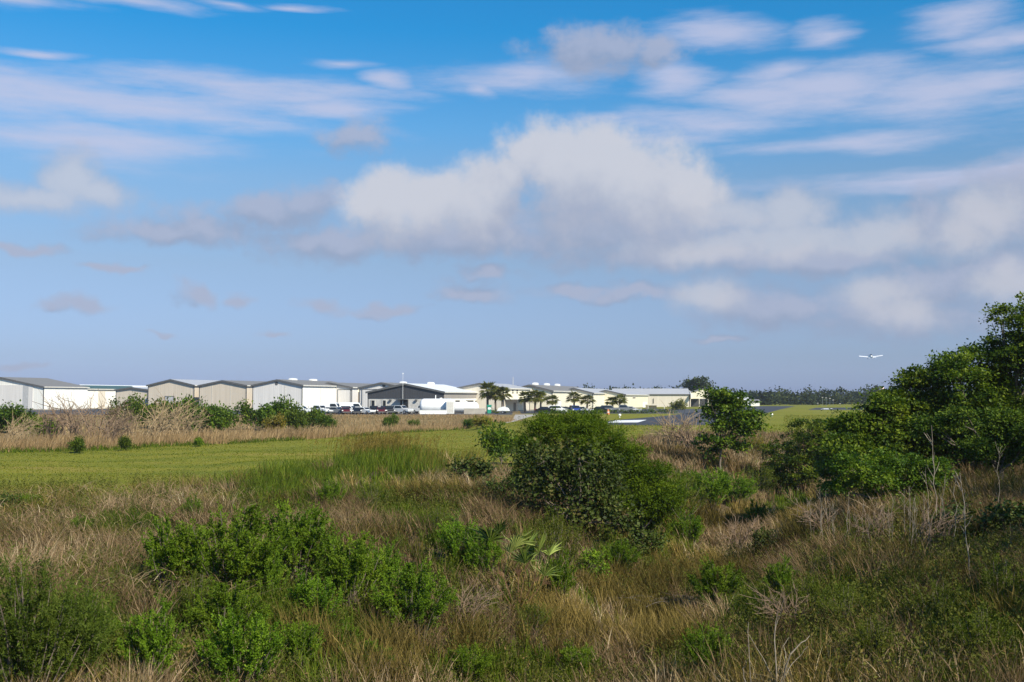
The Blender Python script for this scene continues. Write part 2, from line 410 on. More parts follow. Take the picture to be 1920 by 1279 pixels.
ccol = ramp(nt, [(0, disp(150, 167, 194)), (.35, disp(170, 179, 201)), (.62, disp(184, 190, 207)), (1, disp(207, 209, 219))], lit)
col = mixc(nt, q.m('MULTIPLY', q.step(d0, -.22, .52), .92), col, ccol)
nt.links.new(col, bg.inputs['Color']); bg.inputs['Strength'].default_value = 1.0
W.cycles.sampling_method = 'NONE'

S.view_settings.view_transform = 'Standard'; S.view_settings.look = 'None'; S.view_settings.exposure = math.log2(EXPO); S.view_settings.gamma = 1

# ------------------------------------------------------------------ ground
def axis(segs):
    out = [segs[0][0]]
    for a, b, st in segs:
        n = max(1, int(round((b-a)/st))); out += list(a+(b-a)*(np.arange(n)+1)/n)
    return np.array(out)
xs = axis([(-1500, -400, 100), (-400, -120, 14), (-120, -40, 2), (-40, 40, .5), (40, 90, 2), (90, 400, 14), (400, 1500, 100)])
ys = axis([(-300, -20, 40), (-20, 4, 2), (4, 60, .5), (60, 130, 1), (130, 240, 4), (240, 500, 20), (500, 1500, 100)])
X, Y = np.meshgrid(xs, ys)
Z = H(X, Y)
# areas of the ground, outlined in plan: tall growth near, mown field, tan bank before the apron
TALL_PX = [-4000, 0, 200, 430, 600, 690, 800, 880, 960, 1100, 1180, 1300, 1440, 1600, 6000]
TALL_D = [36, 37, 39, 46, 58, 70, 70, 60, 58, 72, 92, 112, 108, 110, 110]
FAR_PX = [-4000, 0, 350, 600, 780, 900, 1000, 1060, 6000]       # far edge of the mown strip
FAR_D = [72, 80, 92, 107, 128, 142, 168, 205, 205]
def px_of(x, y): return 960+F*x/np.maximum(y, .5)
def tall_limit(x, y): return np.interp(px_of(x, y), TALL_PX, TALL_D)
def far_limit(x, y): return np.interp(px_of(x, y), FAR_PX, FAR_D)
lawn = np.where(Y > 0, sstep(-1.5, 1.5, Y-tall_limit(X, Y)), 0)
bank = np.where(px_of(X, Y) < 1000, sstep(-1, 3, Y-far_limit(X, Y))*(1-sstep(0, 3, px_of(X, Y)-985)), 0)*(Y > 0)
me = bpy.data.meshes.new('ground')
nx, ny = len(xs), len(ys)
me.vertices.add(nx*ny); me.vertices.foreach_set('co', np.stack([X, Y, Z], -1).astype(np.float32).ravel())
ii = (np.arange(ny-1)[:, None]*nx+np.arange(nx-1)[None]).ravel()
fq = np.stack([ii, ii+1, ii+nx+1, ii+nx], -1).astype(np.int32)
me.loops.add(fq.size); me.loops.foreach_set('vertex_index', fq.ravel())
me.polygons.add(len(fq)); me.polygons.foreach_set('loop_start', (np.arange(len(fq))*4).astype(np.int32)); me.polygons.foreach_set('loop_total', np.full(len(fq), 4, np.int32))
for nm, arr in (('lawn', lawn), ('bank', bank)):
    a_ = me.attributes.new(nm, 'FLOAT', 'POINT'); a_.data.foreach_set('value', arr.astype(np.float32).ravel())
me.update(calc_edges=True); me.polygons.foreach_set('use_smooth', np.ones(len(fq), bool))
gm, g_nt, g_b, g_o = mat('ground_soil_and_turf')
co = coords(g_nt)
litter = ramp(g_nt, [(.25, (.045, .034, .018)), (.5, (.095, .068, .038)), (.75, (.15, .115, .065))], noise(g_nt, 3.2, 6, .65, co))
turf_n = noise(g_nt, 1.0, 6, .6, coords(g_nt, (.05, .30, 1)))
turf = ramp(g_nt, [(.28, (.085, .112, .009)), (.45, (.140, .152, .012)), (.58, (.195, .180, .018)), (.72, (.27, .19, .05))], turf_n)
turf = mixc(g_nt, .35, turf, ramp(g_nt, [(.3, (.07, .09, .012)), (.7, (.28, .26, .05))], noise(g_nt, 5, 6, .7, co)))
dryb = ramp(g_nt, [(.25, (.12, .085, .035)), (.5, (.20, .145, .062)), (.78, (.29, .215, .10))], noise(g_nt, 1.0, 6, .65, coords(g_nt, (.12, .35, 1))))
def attr(n):
    a = g_nt.nodes.new('ShaderNodeAttribute'); a.attribute_name = n; return a.outputs['Fac']
c = mixc(g_nt, attr('lawn'), litter, turf); c = mixc(g_nt, attr('bank'), c, dryb)
g_nt.links.new(c, g_b.inputs['Base Color']); g_b.inputs['Roughness'].default_value = .95; g_b.inputs['Specular IOR Level'].default_value = .1
bp = g_nt.nodes.new('ShaderNodeBump'); bp.inputs['Strength'].default_value = .8; bp.inputs['Distance'].default_value = .12
g_nt.links.new(noise(g_nt, 4, 6, .7, co), bp.inputs['Height']); g_nt.links.new(bp.outputs[0], g_b.inputs['Normal'])
me.materials.append(gm)
go_ = bpy.data.objects.new('ground', me); COL.objects.link(go_); structure(go_)

def sheet(name, m, pxs, z, kind='structure'):
    pts = []
    for px, py in pxs:
        a, b = ray(px, py); Yd = (z-CAMZ)/b; pts.append((a*Yd, Yd, z))
    b = MB(); b.add(pts, np.array([list(range(len(pts)))[::-1]]))
    o = b.build(name, m)
    bm_flip(o)
    o['kind'] = kind; return o
def bm_flip(o):
    me = o.data
    if me.polygons[0].normal.z < 0: me.flip_normals()
def plan(name, m, pts, z):
    b = MB(); b.add([(x, y, z) for x, y in pts], np.array([list(range(len(pts)))])); o = b.build(name, m); bm_flip(o); return structure(o)
sheet('runway', M['runway'], [(1108, 796), (1145, 788.5), (1240, 780.5), (1310, 772.5), (1380, 765), (1425, 761.5), (1492, 761.5), (1462, 768), (1432, 776), (1392, 787), (1345, 797), (1240, 798)], APRON+.006)
sheet('runway_marking', M['line'], [(1138, 792.5), (1156, 788.3), (1213, 787.2), (1196, 792)], APRON+.012)
sheet('taxiway', M['runway'], [(1515, 768.5), (1530, 764.5), (1640, 764), (1640, 768.3)], APRON+.006)
sheet('taxiway_marking', M['line'], [(1538, 767.4), (1545, 766), (1562, 766), (1558, 767.4)], APRON+.012)
sheet('driveway', M['concrete'], [(945, 794), (962, 785), (966, 777.5), (1010, 777), (988, 783), (962, 791)], APRON+.006)
# the parking apron along the hangars and along the row of buildings
plan('parking_apron', M['asphalt'], [(-150, 219), (-30, 219), (0, 222), (0.5, 330), (-150, 330)], APRON+.006)
plan('car_park', M['asphalt'], [(2, 236), (38, 236), (62, 330), (2, 330)], APRON+.006)

# ------------------------------------------------------------------ hangars and buildings
BZ = APRON
def zof(py, Yd, px=960): return at(px, py, Yd)[2]
def gable(name, label, xl, xr, D, eave, peak, L, wall, roof, trim='trim', rise_from=None, group=None, side=None, over=.35, a=RUN_A, base=BZ):
    """gabled metal building: front-right corner at photo column xr and distance D, front running left to column xl"""
    u = np.array([sin(a), cos(a)]); v = np.array([cos(a), -sin(a)])
    ax, _ = ray(xr, 745); PR = np.array([ax*D, D]); t = (xl-960)/F
    w = (PR[0]-t*PR[1])/(v[0]-t*v[1])
    ze = zof(eave, D)-base; ym = PR[1]-w/2*v[1]; zp = zof(peak, ym)-base
    t_ = thing(name, label, 'building', (PR[0], PR[1], base), -a, group)
    th = .14
    b = MB(); b.prism([(-w, 0), (0, 0), (0, ze), (-w/2, zp), (-w, ze)], 0, L)
    wo = b.build('wall', M[wall], t_)
    if side:
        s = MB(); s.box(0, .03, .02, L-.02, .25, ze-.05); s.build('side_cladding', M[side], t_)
    sl_ = (zp-ze)/(w/2)
    r = MB()
    for sgn in (1, -1):
        x0 = -w/2; x1 = -w/2+sgn*(w/2+over)
        p = [(x0, zp+.02), (x1, ze-sl_*over+.02), (x1, ze-sl_*over+.02+th), (x0, zp+.02+th)]
        if sgn < 0: p = p[::-1]
        r.prism(p, -over, L+over)
    ro = r.build('roof', M[roof], t_)
    tr = MB()
    tw = .24
    for sgn in (1, -1):
        x0 = -w/2; x1 = -w/2+sgn*(w/2+over)
        p = [(x0, zp-tw), (x1, ze-sl_*over-tw), (x1, ze-sl_*over+th+.03), (x0, zp+th+.03)]
        if sgn < 0: p = p[::-1]
        tr.prism(p, -over-.06, -over)
    tr.build('rake_trim', M[trim], t_)
    gt = MB(); gt.box(over, over+.14, -over, L+over, ze-sl_*over-.12, ze-sl_*over+.16); gt.build('gutter', M['trim_pale'], t_)
    for x in (-w-.03, -.2):
        ct = MB(); ct.box(x, x+.23, -.03, .1, 0, ze-.1); ct.build('corner_trim', M['trim'], t_)
    bs = MB(); bs.box(-w-.05, .05, -.05, L, -.1, .28); bs.build('foundation', M['concrete'], t_)
    t_['w'] = w; t_['ze'] = ze; t_['zp'] = zp; t_['L'] = L
    del t_['w'], t_['ze'], t_['zp'], t_['L']
    return t_, dict(w=w, ze=ze, zp=zp, L=L, D=D, u=u, v=v, PR=PR, wall=wo, roof=ro)
def fx(g, px):           # local x on the front face seen at photo column px
    t = (px-960)/F; s = (g['PR'][0]-t*g['PR'][1])/(g['v'][0]-t*g['v'][1]); return -s
def fz(g, px, py):
    x = fx(g, px); return zof(py, g['PR'][1]+x*g['v'][1])-BZ
def sy(g, px):           # local y on the right side wall seen at photo column px
    t = (px-960)/F; return (t*g['PR'][1]-g['PR'][0])/(g['u'][0]-t*g['u'][1])
def sz(g, px, py): return zof(py, g['PR'][1]+sy(g, px)*g['u'][1])-BZ
def front(t_, g, name, m, x0, x1, y0, y1, d=.06, frame=None, label=None):
    a, b_ = fx(g, x0), fx(g, x1); xm = (x0+x1)/2
    z0 = max(.02, fz(g, xm, y1)); z1 = fz(g, xm, y0)
    b = MB(); b.box(a, b_, -d, .02, z0, z1); o = b.build(name, M[m], t_, label=label)
    if frame:
        f = MB(); k = .14
        f.box(a-k, a, -d-.05, .01, z0, z1+k); f.box(b_, b_+k, -d-.05, .01, z0, z1+k); f.box(a, b_, -d-.05, .01, z1, z1+k)
        f.build('frame', M[frame], o)
    return o
def sidep(t_, g, name, m, x0, x1, y0, y1, d=.06, frame=None, label=None):
    a, b_ = sy(g, x0), sy(g, x1); xm = (x0+x1)/2
    z0 = max(.02, sz(g, xm, y1)); z1 = sz(g, xm, y0)
    b = MB(); b.box(-.02, d, a, b_, z0, z1); o = b.build(name, M[m], t_, label=label)
    if frame:
        f = MB(); k = .14
        f.box(.02, d+.05, a-k, a, z0, z1+k); f.box(.02, d+.05, b_, b_+k, z0, z1+k); f.box(.02, d+.05, a, b_, z1, z1+k)
        f.build('frame', M[frame], o)
    return o
def vents(t_, g, ys_, ln=3.2, hh=.42):
    for y in ys_:
        b = MB(); x = -g['w']/2; z = g['zp']
        b.prism([(x-.45, z+.1), (x+.45, z+.1), (x+.45, z+hh), (x, z+hh+.15), (x-.45, z+hh)], y, y+ln)
        b.build('ridge_vent', M['white'], t_)
def roundvent(t_, g, px, py):
    x = fx(g, px); z = fz(g, px, py); b = MB()
    k = 14; th = np.arange(k)*2*pi/k
    v = [(x+.42*cos(t), -.08, z+.42*sin(t)) for t in th]+[(x+.42*cos(t), .02, z+.42*sin(t)) for t in th]
    b.add(v, [np.array([list(range(k))]), np.array([(i, k+i, k+(i+1) % k, (i+1) % k) for i in range(k)])])
    b.build('louvre_vent', M['trim'], t_)
def seams(t_, g, pxs, front_=True):
    for px in pxs:
        b = MB()
        if front_:
            x = fx(g, px); h_ = g['ze']+(g['zp']-g['ze'])*(1-abs(x+g['w']/2)/(g['w']/2)); b.box(x-.05, x+.05, -.05, .01, .3, h_-.3)
        else:
            y = sy(g, px); b.box(-.01, .09, y-.06, y+.06, .3, g['ze']-.3)
        b.build('downpipe', M['trim_pale'], t_)
HG = 'metal hangars behind the field'

t1, g1 = gable('hangar', 'largest hangar at the far left, pale grey front, grey roof, long white sunlit side', -78, 82, 300, 725.5, 708, 19, 'white_wall', 'roof_grey', group=HG)
front(t1, g1, 'hangar_door', 'grey_wall', -40, 63, 722, 767, .09, None)
front(t1, g1, 'door_panel', 'steel_door', 44, 55, 722.5, 767, .11)
seams(t1, g1, [139], False)
t2, g2 = gable('hangar', 'lower hangar with a dark green roof and white side behind the far left hangar', 120, 150, 330, 729, 723, 30, 'white_wall', 'roof_green', group=HG)
sidep(t2, g2, 'side_door', 'tan_wall', 185, 198, 733, 767, .07)
t3, g3 = gable('hangar', 'hangar with a white sunlit roof set back beyond the others, brown door in its side', 128, 170, 362, 731, 722, 60, 'cream_wall', 'roof_white', group=HG)
sidep(t3, g3, 'side_door', 'dark_door', 203, 217, 744, 766, .08)
t4, g4 = gable('hangar', 'small low beige gabled hangar left of the tall beige gables', 218, 277, 302, 731, 727, 22, 'beige_wall', 'roof_pale', group=HG)
t5, g5 = gable('hangar', 'beige gabled hangar with a small grey framed window in its front', 278, 364, 292, 722.5, 712, 30, 'beige_wall', 'roof_pale', group=HG)
front(t5, g5, 'window', 'steel_door', 311, 327, 743.5, 756, .06, 'trim'); seams(t5, g5, [359])
t6, g6 = gable('hangar', 'plain beige gabled hangar without openings, left of the pale grey gable', 374, 462, 284, 723, 714, 30, 'beige_wall', 'roof_grey', group=HG)
seams(t6, g6, [398, 433])
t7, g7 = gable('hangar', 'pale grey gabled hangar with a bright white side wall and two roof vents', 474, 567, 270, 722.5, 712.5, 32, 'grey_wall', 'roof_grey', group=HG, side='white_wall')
roundvent(t7, g7, 519, 719); vents(t7, g7, [7, 19]); seams(t7, g7, [535]); seams(t7, g7, [601], False)
front(t7, g7, 'hangar_door', 'white_wall', 548, 553, 753, 770, .06, 'trim_pale')
t8, g8 = gable('hangar', 'pale hangar with a framed grey door, half hidden behind the white side wall', 575, 660, 288, 726.5, 718, 30, 'grey_wall', 'roof_grey', group=HG)
front(t8, g8, 'hangar_door', 'grey_wall', 634, 657, 731, 768, .08, 'trim')
t9, g9 = gable('hangar', 'pale grey gabled hangar with a round vent directly behind the charcoal office', 674, 757, 272, 727, 718, 30, 'grey_wall', 'roof_grey', group=HG)
roundvent(t9, g9, 720, 723); front(t9, g9, 'hangar_door', 'grey_wall', 680, 730, 730.5, 768, .1, 'trim'); vents(t9, g9, [14])
for nm_, xa, xb, Dd in (('connecting_wall', 364, 376, 300), ('connecting_wall', 463, 475, 292), ('connecting_wall', 662, 676, 292)):
    ax, _ = ray(xa, 745); bx, _ = ray(xb, 745)
    w_ = thing('link_building', {364: 'narrow cream infill with a brown door between the two tall beige gables', 463: 'narrow cream infill with a brown door between a beige and the pale grey gable',
               662: 'narrow cream infill with a brown door beside the charcoal office'}[xa], 'building', (ax*Dd, Dd, BZ), 0, 'infill buildings between the hangars')
    wid = (bx-ax)*Dd; h_ = zof(724 if xa < 600 else 728, Dd)-BZ
    b = MB(); b.box(0, wid, 0, 12, 0, h_); b.build('wall', M['cream_wall'], w_)
    b = MB(); b.box(.12*wid, .92*wid, -.08, .02, 0, h_-(1.0)); b.build('door', M['dark_door'], w_)
    b = MB(); b.box(-.1, wid+.1, -.2, 12, h_, h_+.15); b.build('roof', M['roof_pale'], w_)

# charcoal office
to, go2 = gable('office_building', 'low office with a charcoal gable over a grey block wall and a white metal roof', 690, 832, 240, 735, 720, 27, 'block', 'roof_white', over=.4)
b = MB(); wv = go2['w']; ze, zp = go2['ze'], go2['zp']; zb = fz(go2, 760, 747)
b.prism([(-wv-.04, zb), (.04, zb), (.04, ze-.02), (-wv/2, zp-.04), (-wv-.04, ze-.02)], -.12, .02); b.build('gable_cladding', M['char'], to)
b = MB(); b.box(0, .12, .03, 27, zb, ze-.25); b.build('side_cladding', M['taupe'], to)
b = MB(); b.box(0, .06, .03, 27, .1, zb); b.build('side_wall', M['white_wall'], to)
for a_, b2 in ((697, 703), (718.5, 724)): front(to, go2, 'window', 'glass', a_, b2, 751, 769, .07, 'trim_pale')
front(to, go2, 'entrance', 'glass', 752, 765, 751, 774, .08, 'trim')
front(to, go2, 'window', 'glass', 791, 797, 757, 765, .07, 'trim_pale')
for px in (733, 781):
    x = fx(go2, px); z = fz(go2, px, 749); b = MB(); b.box(x-.25, x+.25, -.45, -.05, z-.35, z); b.build('wall_lamp', M['trim'], to)
x0, x1 = fx(go2, 745), fx(go2, 766); z = fz(go2, 755, 749.5)
b = MB(); b.box(x0, x1, -1.6, -.12, z, z+.18); b.build('entrance_canopy', M['trim'], to)
for a_, b2, y0, y1 in ((853, 861, 751, 754), (873, 887, 751, 754), (890, 900, 751.5, 760)): sidep(to, go2, 'window', 'glass', a_, b2, y0, y1, .1, 'trim_pale')
seams(to, go2, [867], False); vents(to, go2, [16], 2.6, .5)
x = fx(go2, 757); b = MB(); b.tube([(x, -.5, .0), (x, -.5, fz(go2, 757, 701))], [.045, .025], 6)
fp = thing('antenna_pole', 'tall thin pale antenna pole in front of the charcoal gable', 'antenna', (0, 0, 0)); fp.location = to.location; fp.rotation_euler = to.rotation_euler
b.build('pole', M['white'], fp)
b = MB(); b.box(x-.12, x+.12, -.57, -.43, fz(go2, 757, 701.5), fz(go2, 757, 699.5)); b.build('antenna_head', M['white'], fp)

# long row of cream buildings to the right
ta, ga = gable('hangar', 'tan gabled hangar behind three tall palms, small square windows high on its side', 856, 945, 262, 728, 719, 26, 'tan_wall', 'roof_pale', group='cream buildings along the car park')
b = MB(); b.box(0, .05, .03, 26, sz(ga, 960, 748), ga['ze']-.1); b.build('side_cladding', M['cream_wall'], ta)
for px in (961, 969):
    for py in (732.5, 736.5): sidep(ta, ga, 'window', 'glass', px-1, px+1.1, py-1.3, py+1.3, .12)
b = MB(); b.box(0, 3.2, .5, 20, sz(ga, 960, 749.5), sz(ga, 960, 748)); b.build('canopy', M['trim_pale'], ta)
for px, py in ((965, 770),): sidep(ta, ga, 'door', 'dark_door', 963, 967, 755, 772, .1)
for yy in (.7, 7, 13, 19.5):
    b = MB(); b.box(3.0, 3.15, yy, yy+.15, 0, sz(ga, 960, 749.5)); b.build('canopy_post', M['trim'], ta)
tb, gb = gable('hangar', 'long cream building with a grey roof carrying three white ridge vents', 950, 1036, 290, 733, 722, 62, 'cream_wall', 'roof_grey', group='cream buildings along the car park')
vents(tb, gb, [5, 19, 33], 3.6, .6); seams(tb, gb, [1056, 1090], False)
sidep(tb, gb, 'roller_door', 'white_wall', 1040, 1052, 752, 770, .08, 'trim_pale')
tcx, gcx = gable('hangar', 'cream building with a pale grey roof behind the middle pair of palms', 1040, 1112, 318, 737, 728, 55, 'cream_wall', 'roof_pale', group='cream buildings along the car park')
seams(tcx, gcx, [1135, 1151], False)
td, gd = gable('hangar', 'cream building with one small dark window high on its side, right end of the row', 1100, 1172, 334, 740, 732, 52, 'cream_wall', 'roof_pale', group='cream buildings along the car park')
sidep(td, gd, 'window', 'glass', 1185.5, 1190.5, 744, 747, .08, 'trim_pale'); sidep(td, gd, 'door', 'white', 1205, 1212.5, 754, 770, .1); seams(td, gd, [1203.5], False)
sidep(td, gd, 'side_door', 'dark_door', 1225, 1229, 747, 756, .08)
# lean-to shed past it
ax, _ = ray(1214, 745); lt = thing('lean_to_shed', 'low open lean-to shed with a flat roof at the end of the cream row', 'shed', (ax*338, 338, BZ), 0)
b = MB(); b.box(0, 5.4, 0, 6, zof(759, 338)-BZ-.2, zof(759, 338)-BZ); b.build('roof', M['tan_wall'], lt)
b = MB(); b.box(.1, 3.0, 1.5, 5.8, 0, zof(759, 338)-BZ-.2); b.build('wall', M['beige_wall'], lt)
for x in (.1, 5.1):
    b = MB(); b.box(x, x+.18, .1, .28, 0, zof(759, 338)-BZ-.2); b.build('post', M['trim_pale'], lt)
# far hangar seen along its long side: ridge across the view, open gable at its right end
def crossbarn(name, label, xl, xr, D, eave, peak, dep, wall, roof):
    ax, _ = ray(xl, 745); bx, _ = ray(xr, 745); L = (bx-ax)*D; rz = -radians(4)
    ze = zof(eave, D)-BZ; zp = zof(peak, D+dep/2)-BZ
    t_ = thing(name, label, 'building', (ax*D, D, BZ), rz)
    b = MB(); b.prism_x([(0, 0), (dep, 0), (dep, ze), (dep/2, zp), (0, ze)], 0, L); b.build('wall', M[wall], t_)
    r = MB()
    for p in ([(-.3, ze-.06), (dep/2, zp+.02), (dep/2, zp+.18), (-.3, ze+.12)], [(dep/2, zp+.02), (dep+.3, ze-.06), (dep+.3, ze+.12), (dep/2, zp+.18)]): r.prism_x(p, -.3, L+.3)
    r.build('roof', M[roof], t_)
    b = MB(); b.box(-.3, L+.3, -.42, -.3, ze-.2, ze+.1); b.build('gutter', M['trim'], t_)
    return t_, ze, zp, L
tf, zef, zpf, Lf = crossbarn('hangar', 'far hangar with a long pale blue-white roof and an open shed at its right end', 1150, 1291, 400, 739.5, 729.5, 15, 'tan_wall', 'roof_pale')
b = MB(); b.prism_x([(-1.8, zef-1.6), (9, zef-1.6), (9, zef), (3.6, zpf-.6), (-1.8, zef)], Lf+.4, Lf+.6); 
b.build('gable_panel', M['white_wall'], tf)
b = MB(); b.prism([(Lf+.4, zef-1.6), (Lf+7, zef-1.6), (Lf+7, zef+1.2), (Lf+5.4, zpf), (Lf+.4, zef+.6)], 1.2, 1.4); b.build('gable_panel', M['cream_wall'], tf)
b = MB(); b.prism([(Lf+.4, zef+.5), (Lf+5.4, zpf-.1), (Lf+7.2, zef+1.0), (Lf+7.2, zef+1.2), (Lf+5.4, zpf+.1), (Lf+.4, zef+.7)], 1, 14); b.build('shed_roof', M['roof_grey'], tf)
b = MB(); b.box(Lf+.4, Lf+7, 13, 13.2, 0, zef-1.6); b.build('shed_back', M['char'], tf)
for x in (Lf+.4, Lf+3.6, Lf+6.8):
    b = MB(); b.box(x, x+.25, 1.1, 1.4, 0, zef-1.6); b.build('post', M['tan_wall'], tf)
tw1, _, _, _ = crossbarn('low_building', 'small white building beyond the runway behind the slender tree', 1384, 1404, 430, 750, 746, 8, 'white_wall', 'roof_white')
tw2, _, _, _ = crossbarn('low_building', 'tiny white building right of the slender tree at the runway edge', 1408, 1424, 440, 753, 749.5, 8, 'white_wall', 'roof_grey')

# ------------------------------------------------------------------ fuel tanks
def tank(name, label, xl, xr, top, bot, D, rz):
    ax, _ = ray(xl, 745); bx, _ = ray(xr, 745); L = (bx-ax)*D
    z1 = zof(top, D); z0 = zof(bot, D); r = (z1-z0)/2
    t_ = thing(name, label, 'tank', ((ax+bx)/2*D, D, BZ), rz, 'fuel tanks')
    prof = [(-L/2+.0, .02), (-L/2+.06, r*.45), (-L/2+.22, r*.75), (-L/2+.5, r*.93), (-L/2+.85, r), (-L/6, r), (L/6, r), (L/2-.85, r), (L/2-.5, r*.93), (L/2-.22, r*.75), (L/2-.06, r*.45), (L/2, .02)]
    b = MB(); b.lathe_x(prof, 28); b.move(0, 0, z0+r-BZ); b.build('tank_shell', M['tank'], t_, True)
    for s in (-.3, .3):
        b = MB(); b.box(s*L-.25, s*L+.25, -r*.8, r*.8, 0, z0+r*.5-BZ); b.build('saddle', M['concrete'], t_)
    b = MB(); b.tube([(-L*.05, 0, 2*r+z0-BZ-.1), (-L*.05, 0, 2*r+z0-BZ+.75)], .09, 8); b.build('vent_pipe', M['white'], t_)
    b = MB(); b.lathe_x([(-.12, .28), (.12, .28)], 12)
    for v in b.v: v[:, [0, 2]] = v[:, [2, 0]]
    b.move(L*.1, 0, 2*r+z0-BZ+.05); b.build('hatch', M['white'], t_)
    return t_
tank('fuel_tank', 'larger white horizontal fuel tank in front of the charcoal office', 787, 853, 747.5, 776, 232, radians(-6))
tank('fuel_tank', 'smaller white horizontal fuel tank right of the bigger tank', 838, 898, 754, 774, 236, radians(-6))
ax, _ = ray(837, 745); cbx = thing('pump_cabinet', 'tall white equipment cabinet between the two fuel tanks', 'cabinet', (ax*229, 229, BZ))
b = MB(); b.box(0, 1.6, 0, 1.2, .12, zof(752, 229)-BZ); b.build('body', M['white'], cbx)
b = MB(); b.box(.1, 1.5, -.03, .01, .3, zof(753, 229)-BZ-.1); b.build('door', M['trim_pale'], cbx)
b = MB(); b.box(-.05, 1.65, -.06, 1.25, zof(752, 229)-BZ, zof(752, 229)-BZ+.1); b.build('lid', M['white'], cbx)
ax, _ = ray(870, 745); bx, _ = ray(909, 745)
cw = thing('containment_wall', 'low pale concrete block enclosure in front of the smaller fuel tank', 'low wall', (ax*230, 230, BZ))
wl = (bx-ax)*230; hh = zof(766.5, 230)-BZ; b = MB()
b.box(0, wl, 0, .25, 0, hh); b.box(0, .25, .25, 4, 0, hh); b.box(wl-.25, wl, .25, 4, 0, hh); b.build('wall', M['concrete'], cw)
b = MB(); b.box(-.04, wl+.04, -.04, .29, hh, hh+.1); b.build('coping', M['trim_pale'], cw)
ax, _ = ray(787, 745); bx, _ = ray(837, 745)
cw = thing('containment_wall', 'long low white kerb wall under the larger fuel tank', 'low wall', (ax*229, 229, BZ)); wl = (bx-ax)*229
b = MB(); b.box(0, wl, 0, .25, 0, .8); b.build('wall', M['white'], cw)
b = MB(); b.box(-.04, wl+.0, -.04, .29, .8, .88); b.build('coping', M['trim_pale'], cw)
ax, _ = ray(914, 745); pu = thing('fuel_pump', 'small green fuel pump with a hose beside the tank enclosure', 'pump', (ax*234, 234, BZ))
b = MB(); b.box(0, .8, 0, .6, .1, 1.5); b.build('body', M['car_green'], pu); b = MB(); b.box(.1, .7, -.03, .02, .9, 1.35); b.build('dial', M['white'], pu)
b = MB(); b.tube([(.8, .3, 1.3), (1.2, .3, 1.1), (1.2, .3, .4), (.85, .3, .3)], .05, 6); b.build('hose', M['tyre'], pu)
b = MB(); b.box(-.1, .9, -.1, .7, 1.5, 1.9); b.build('canopy', M['car_green'], pu)

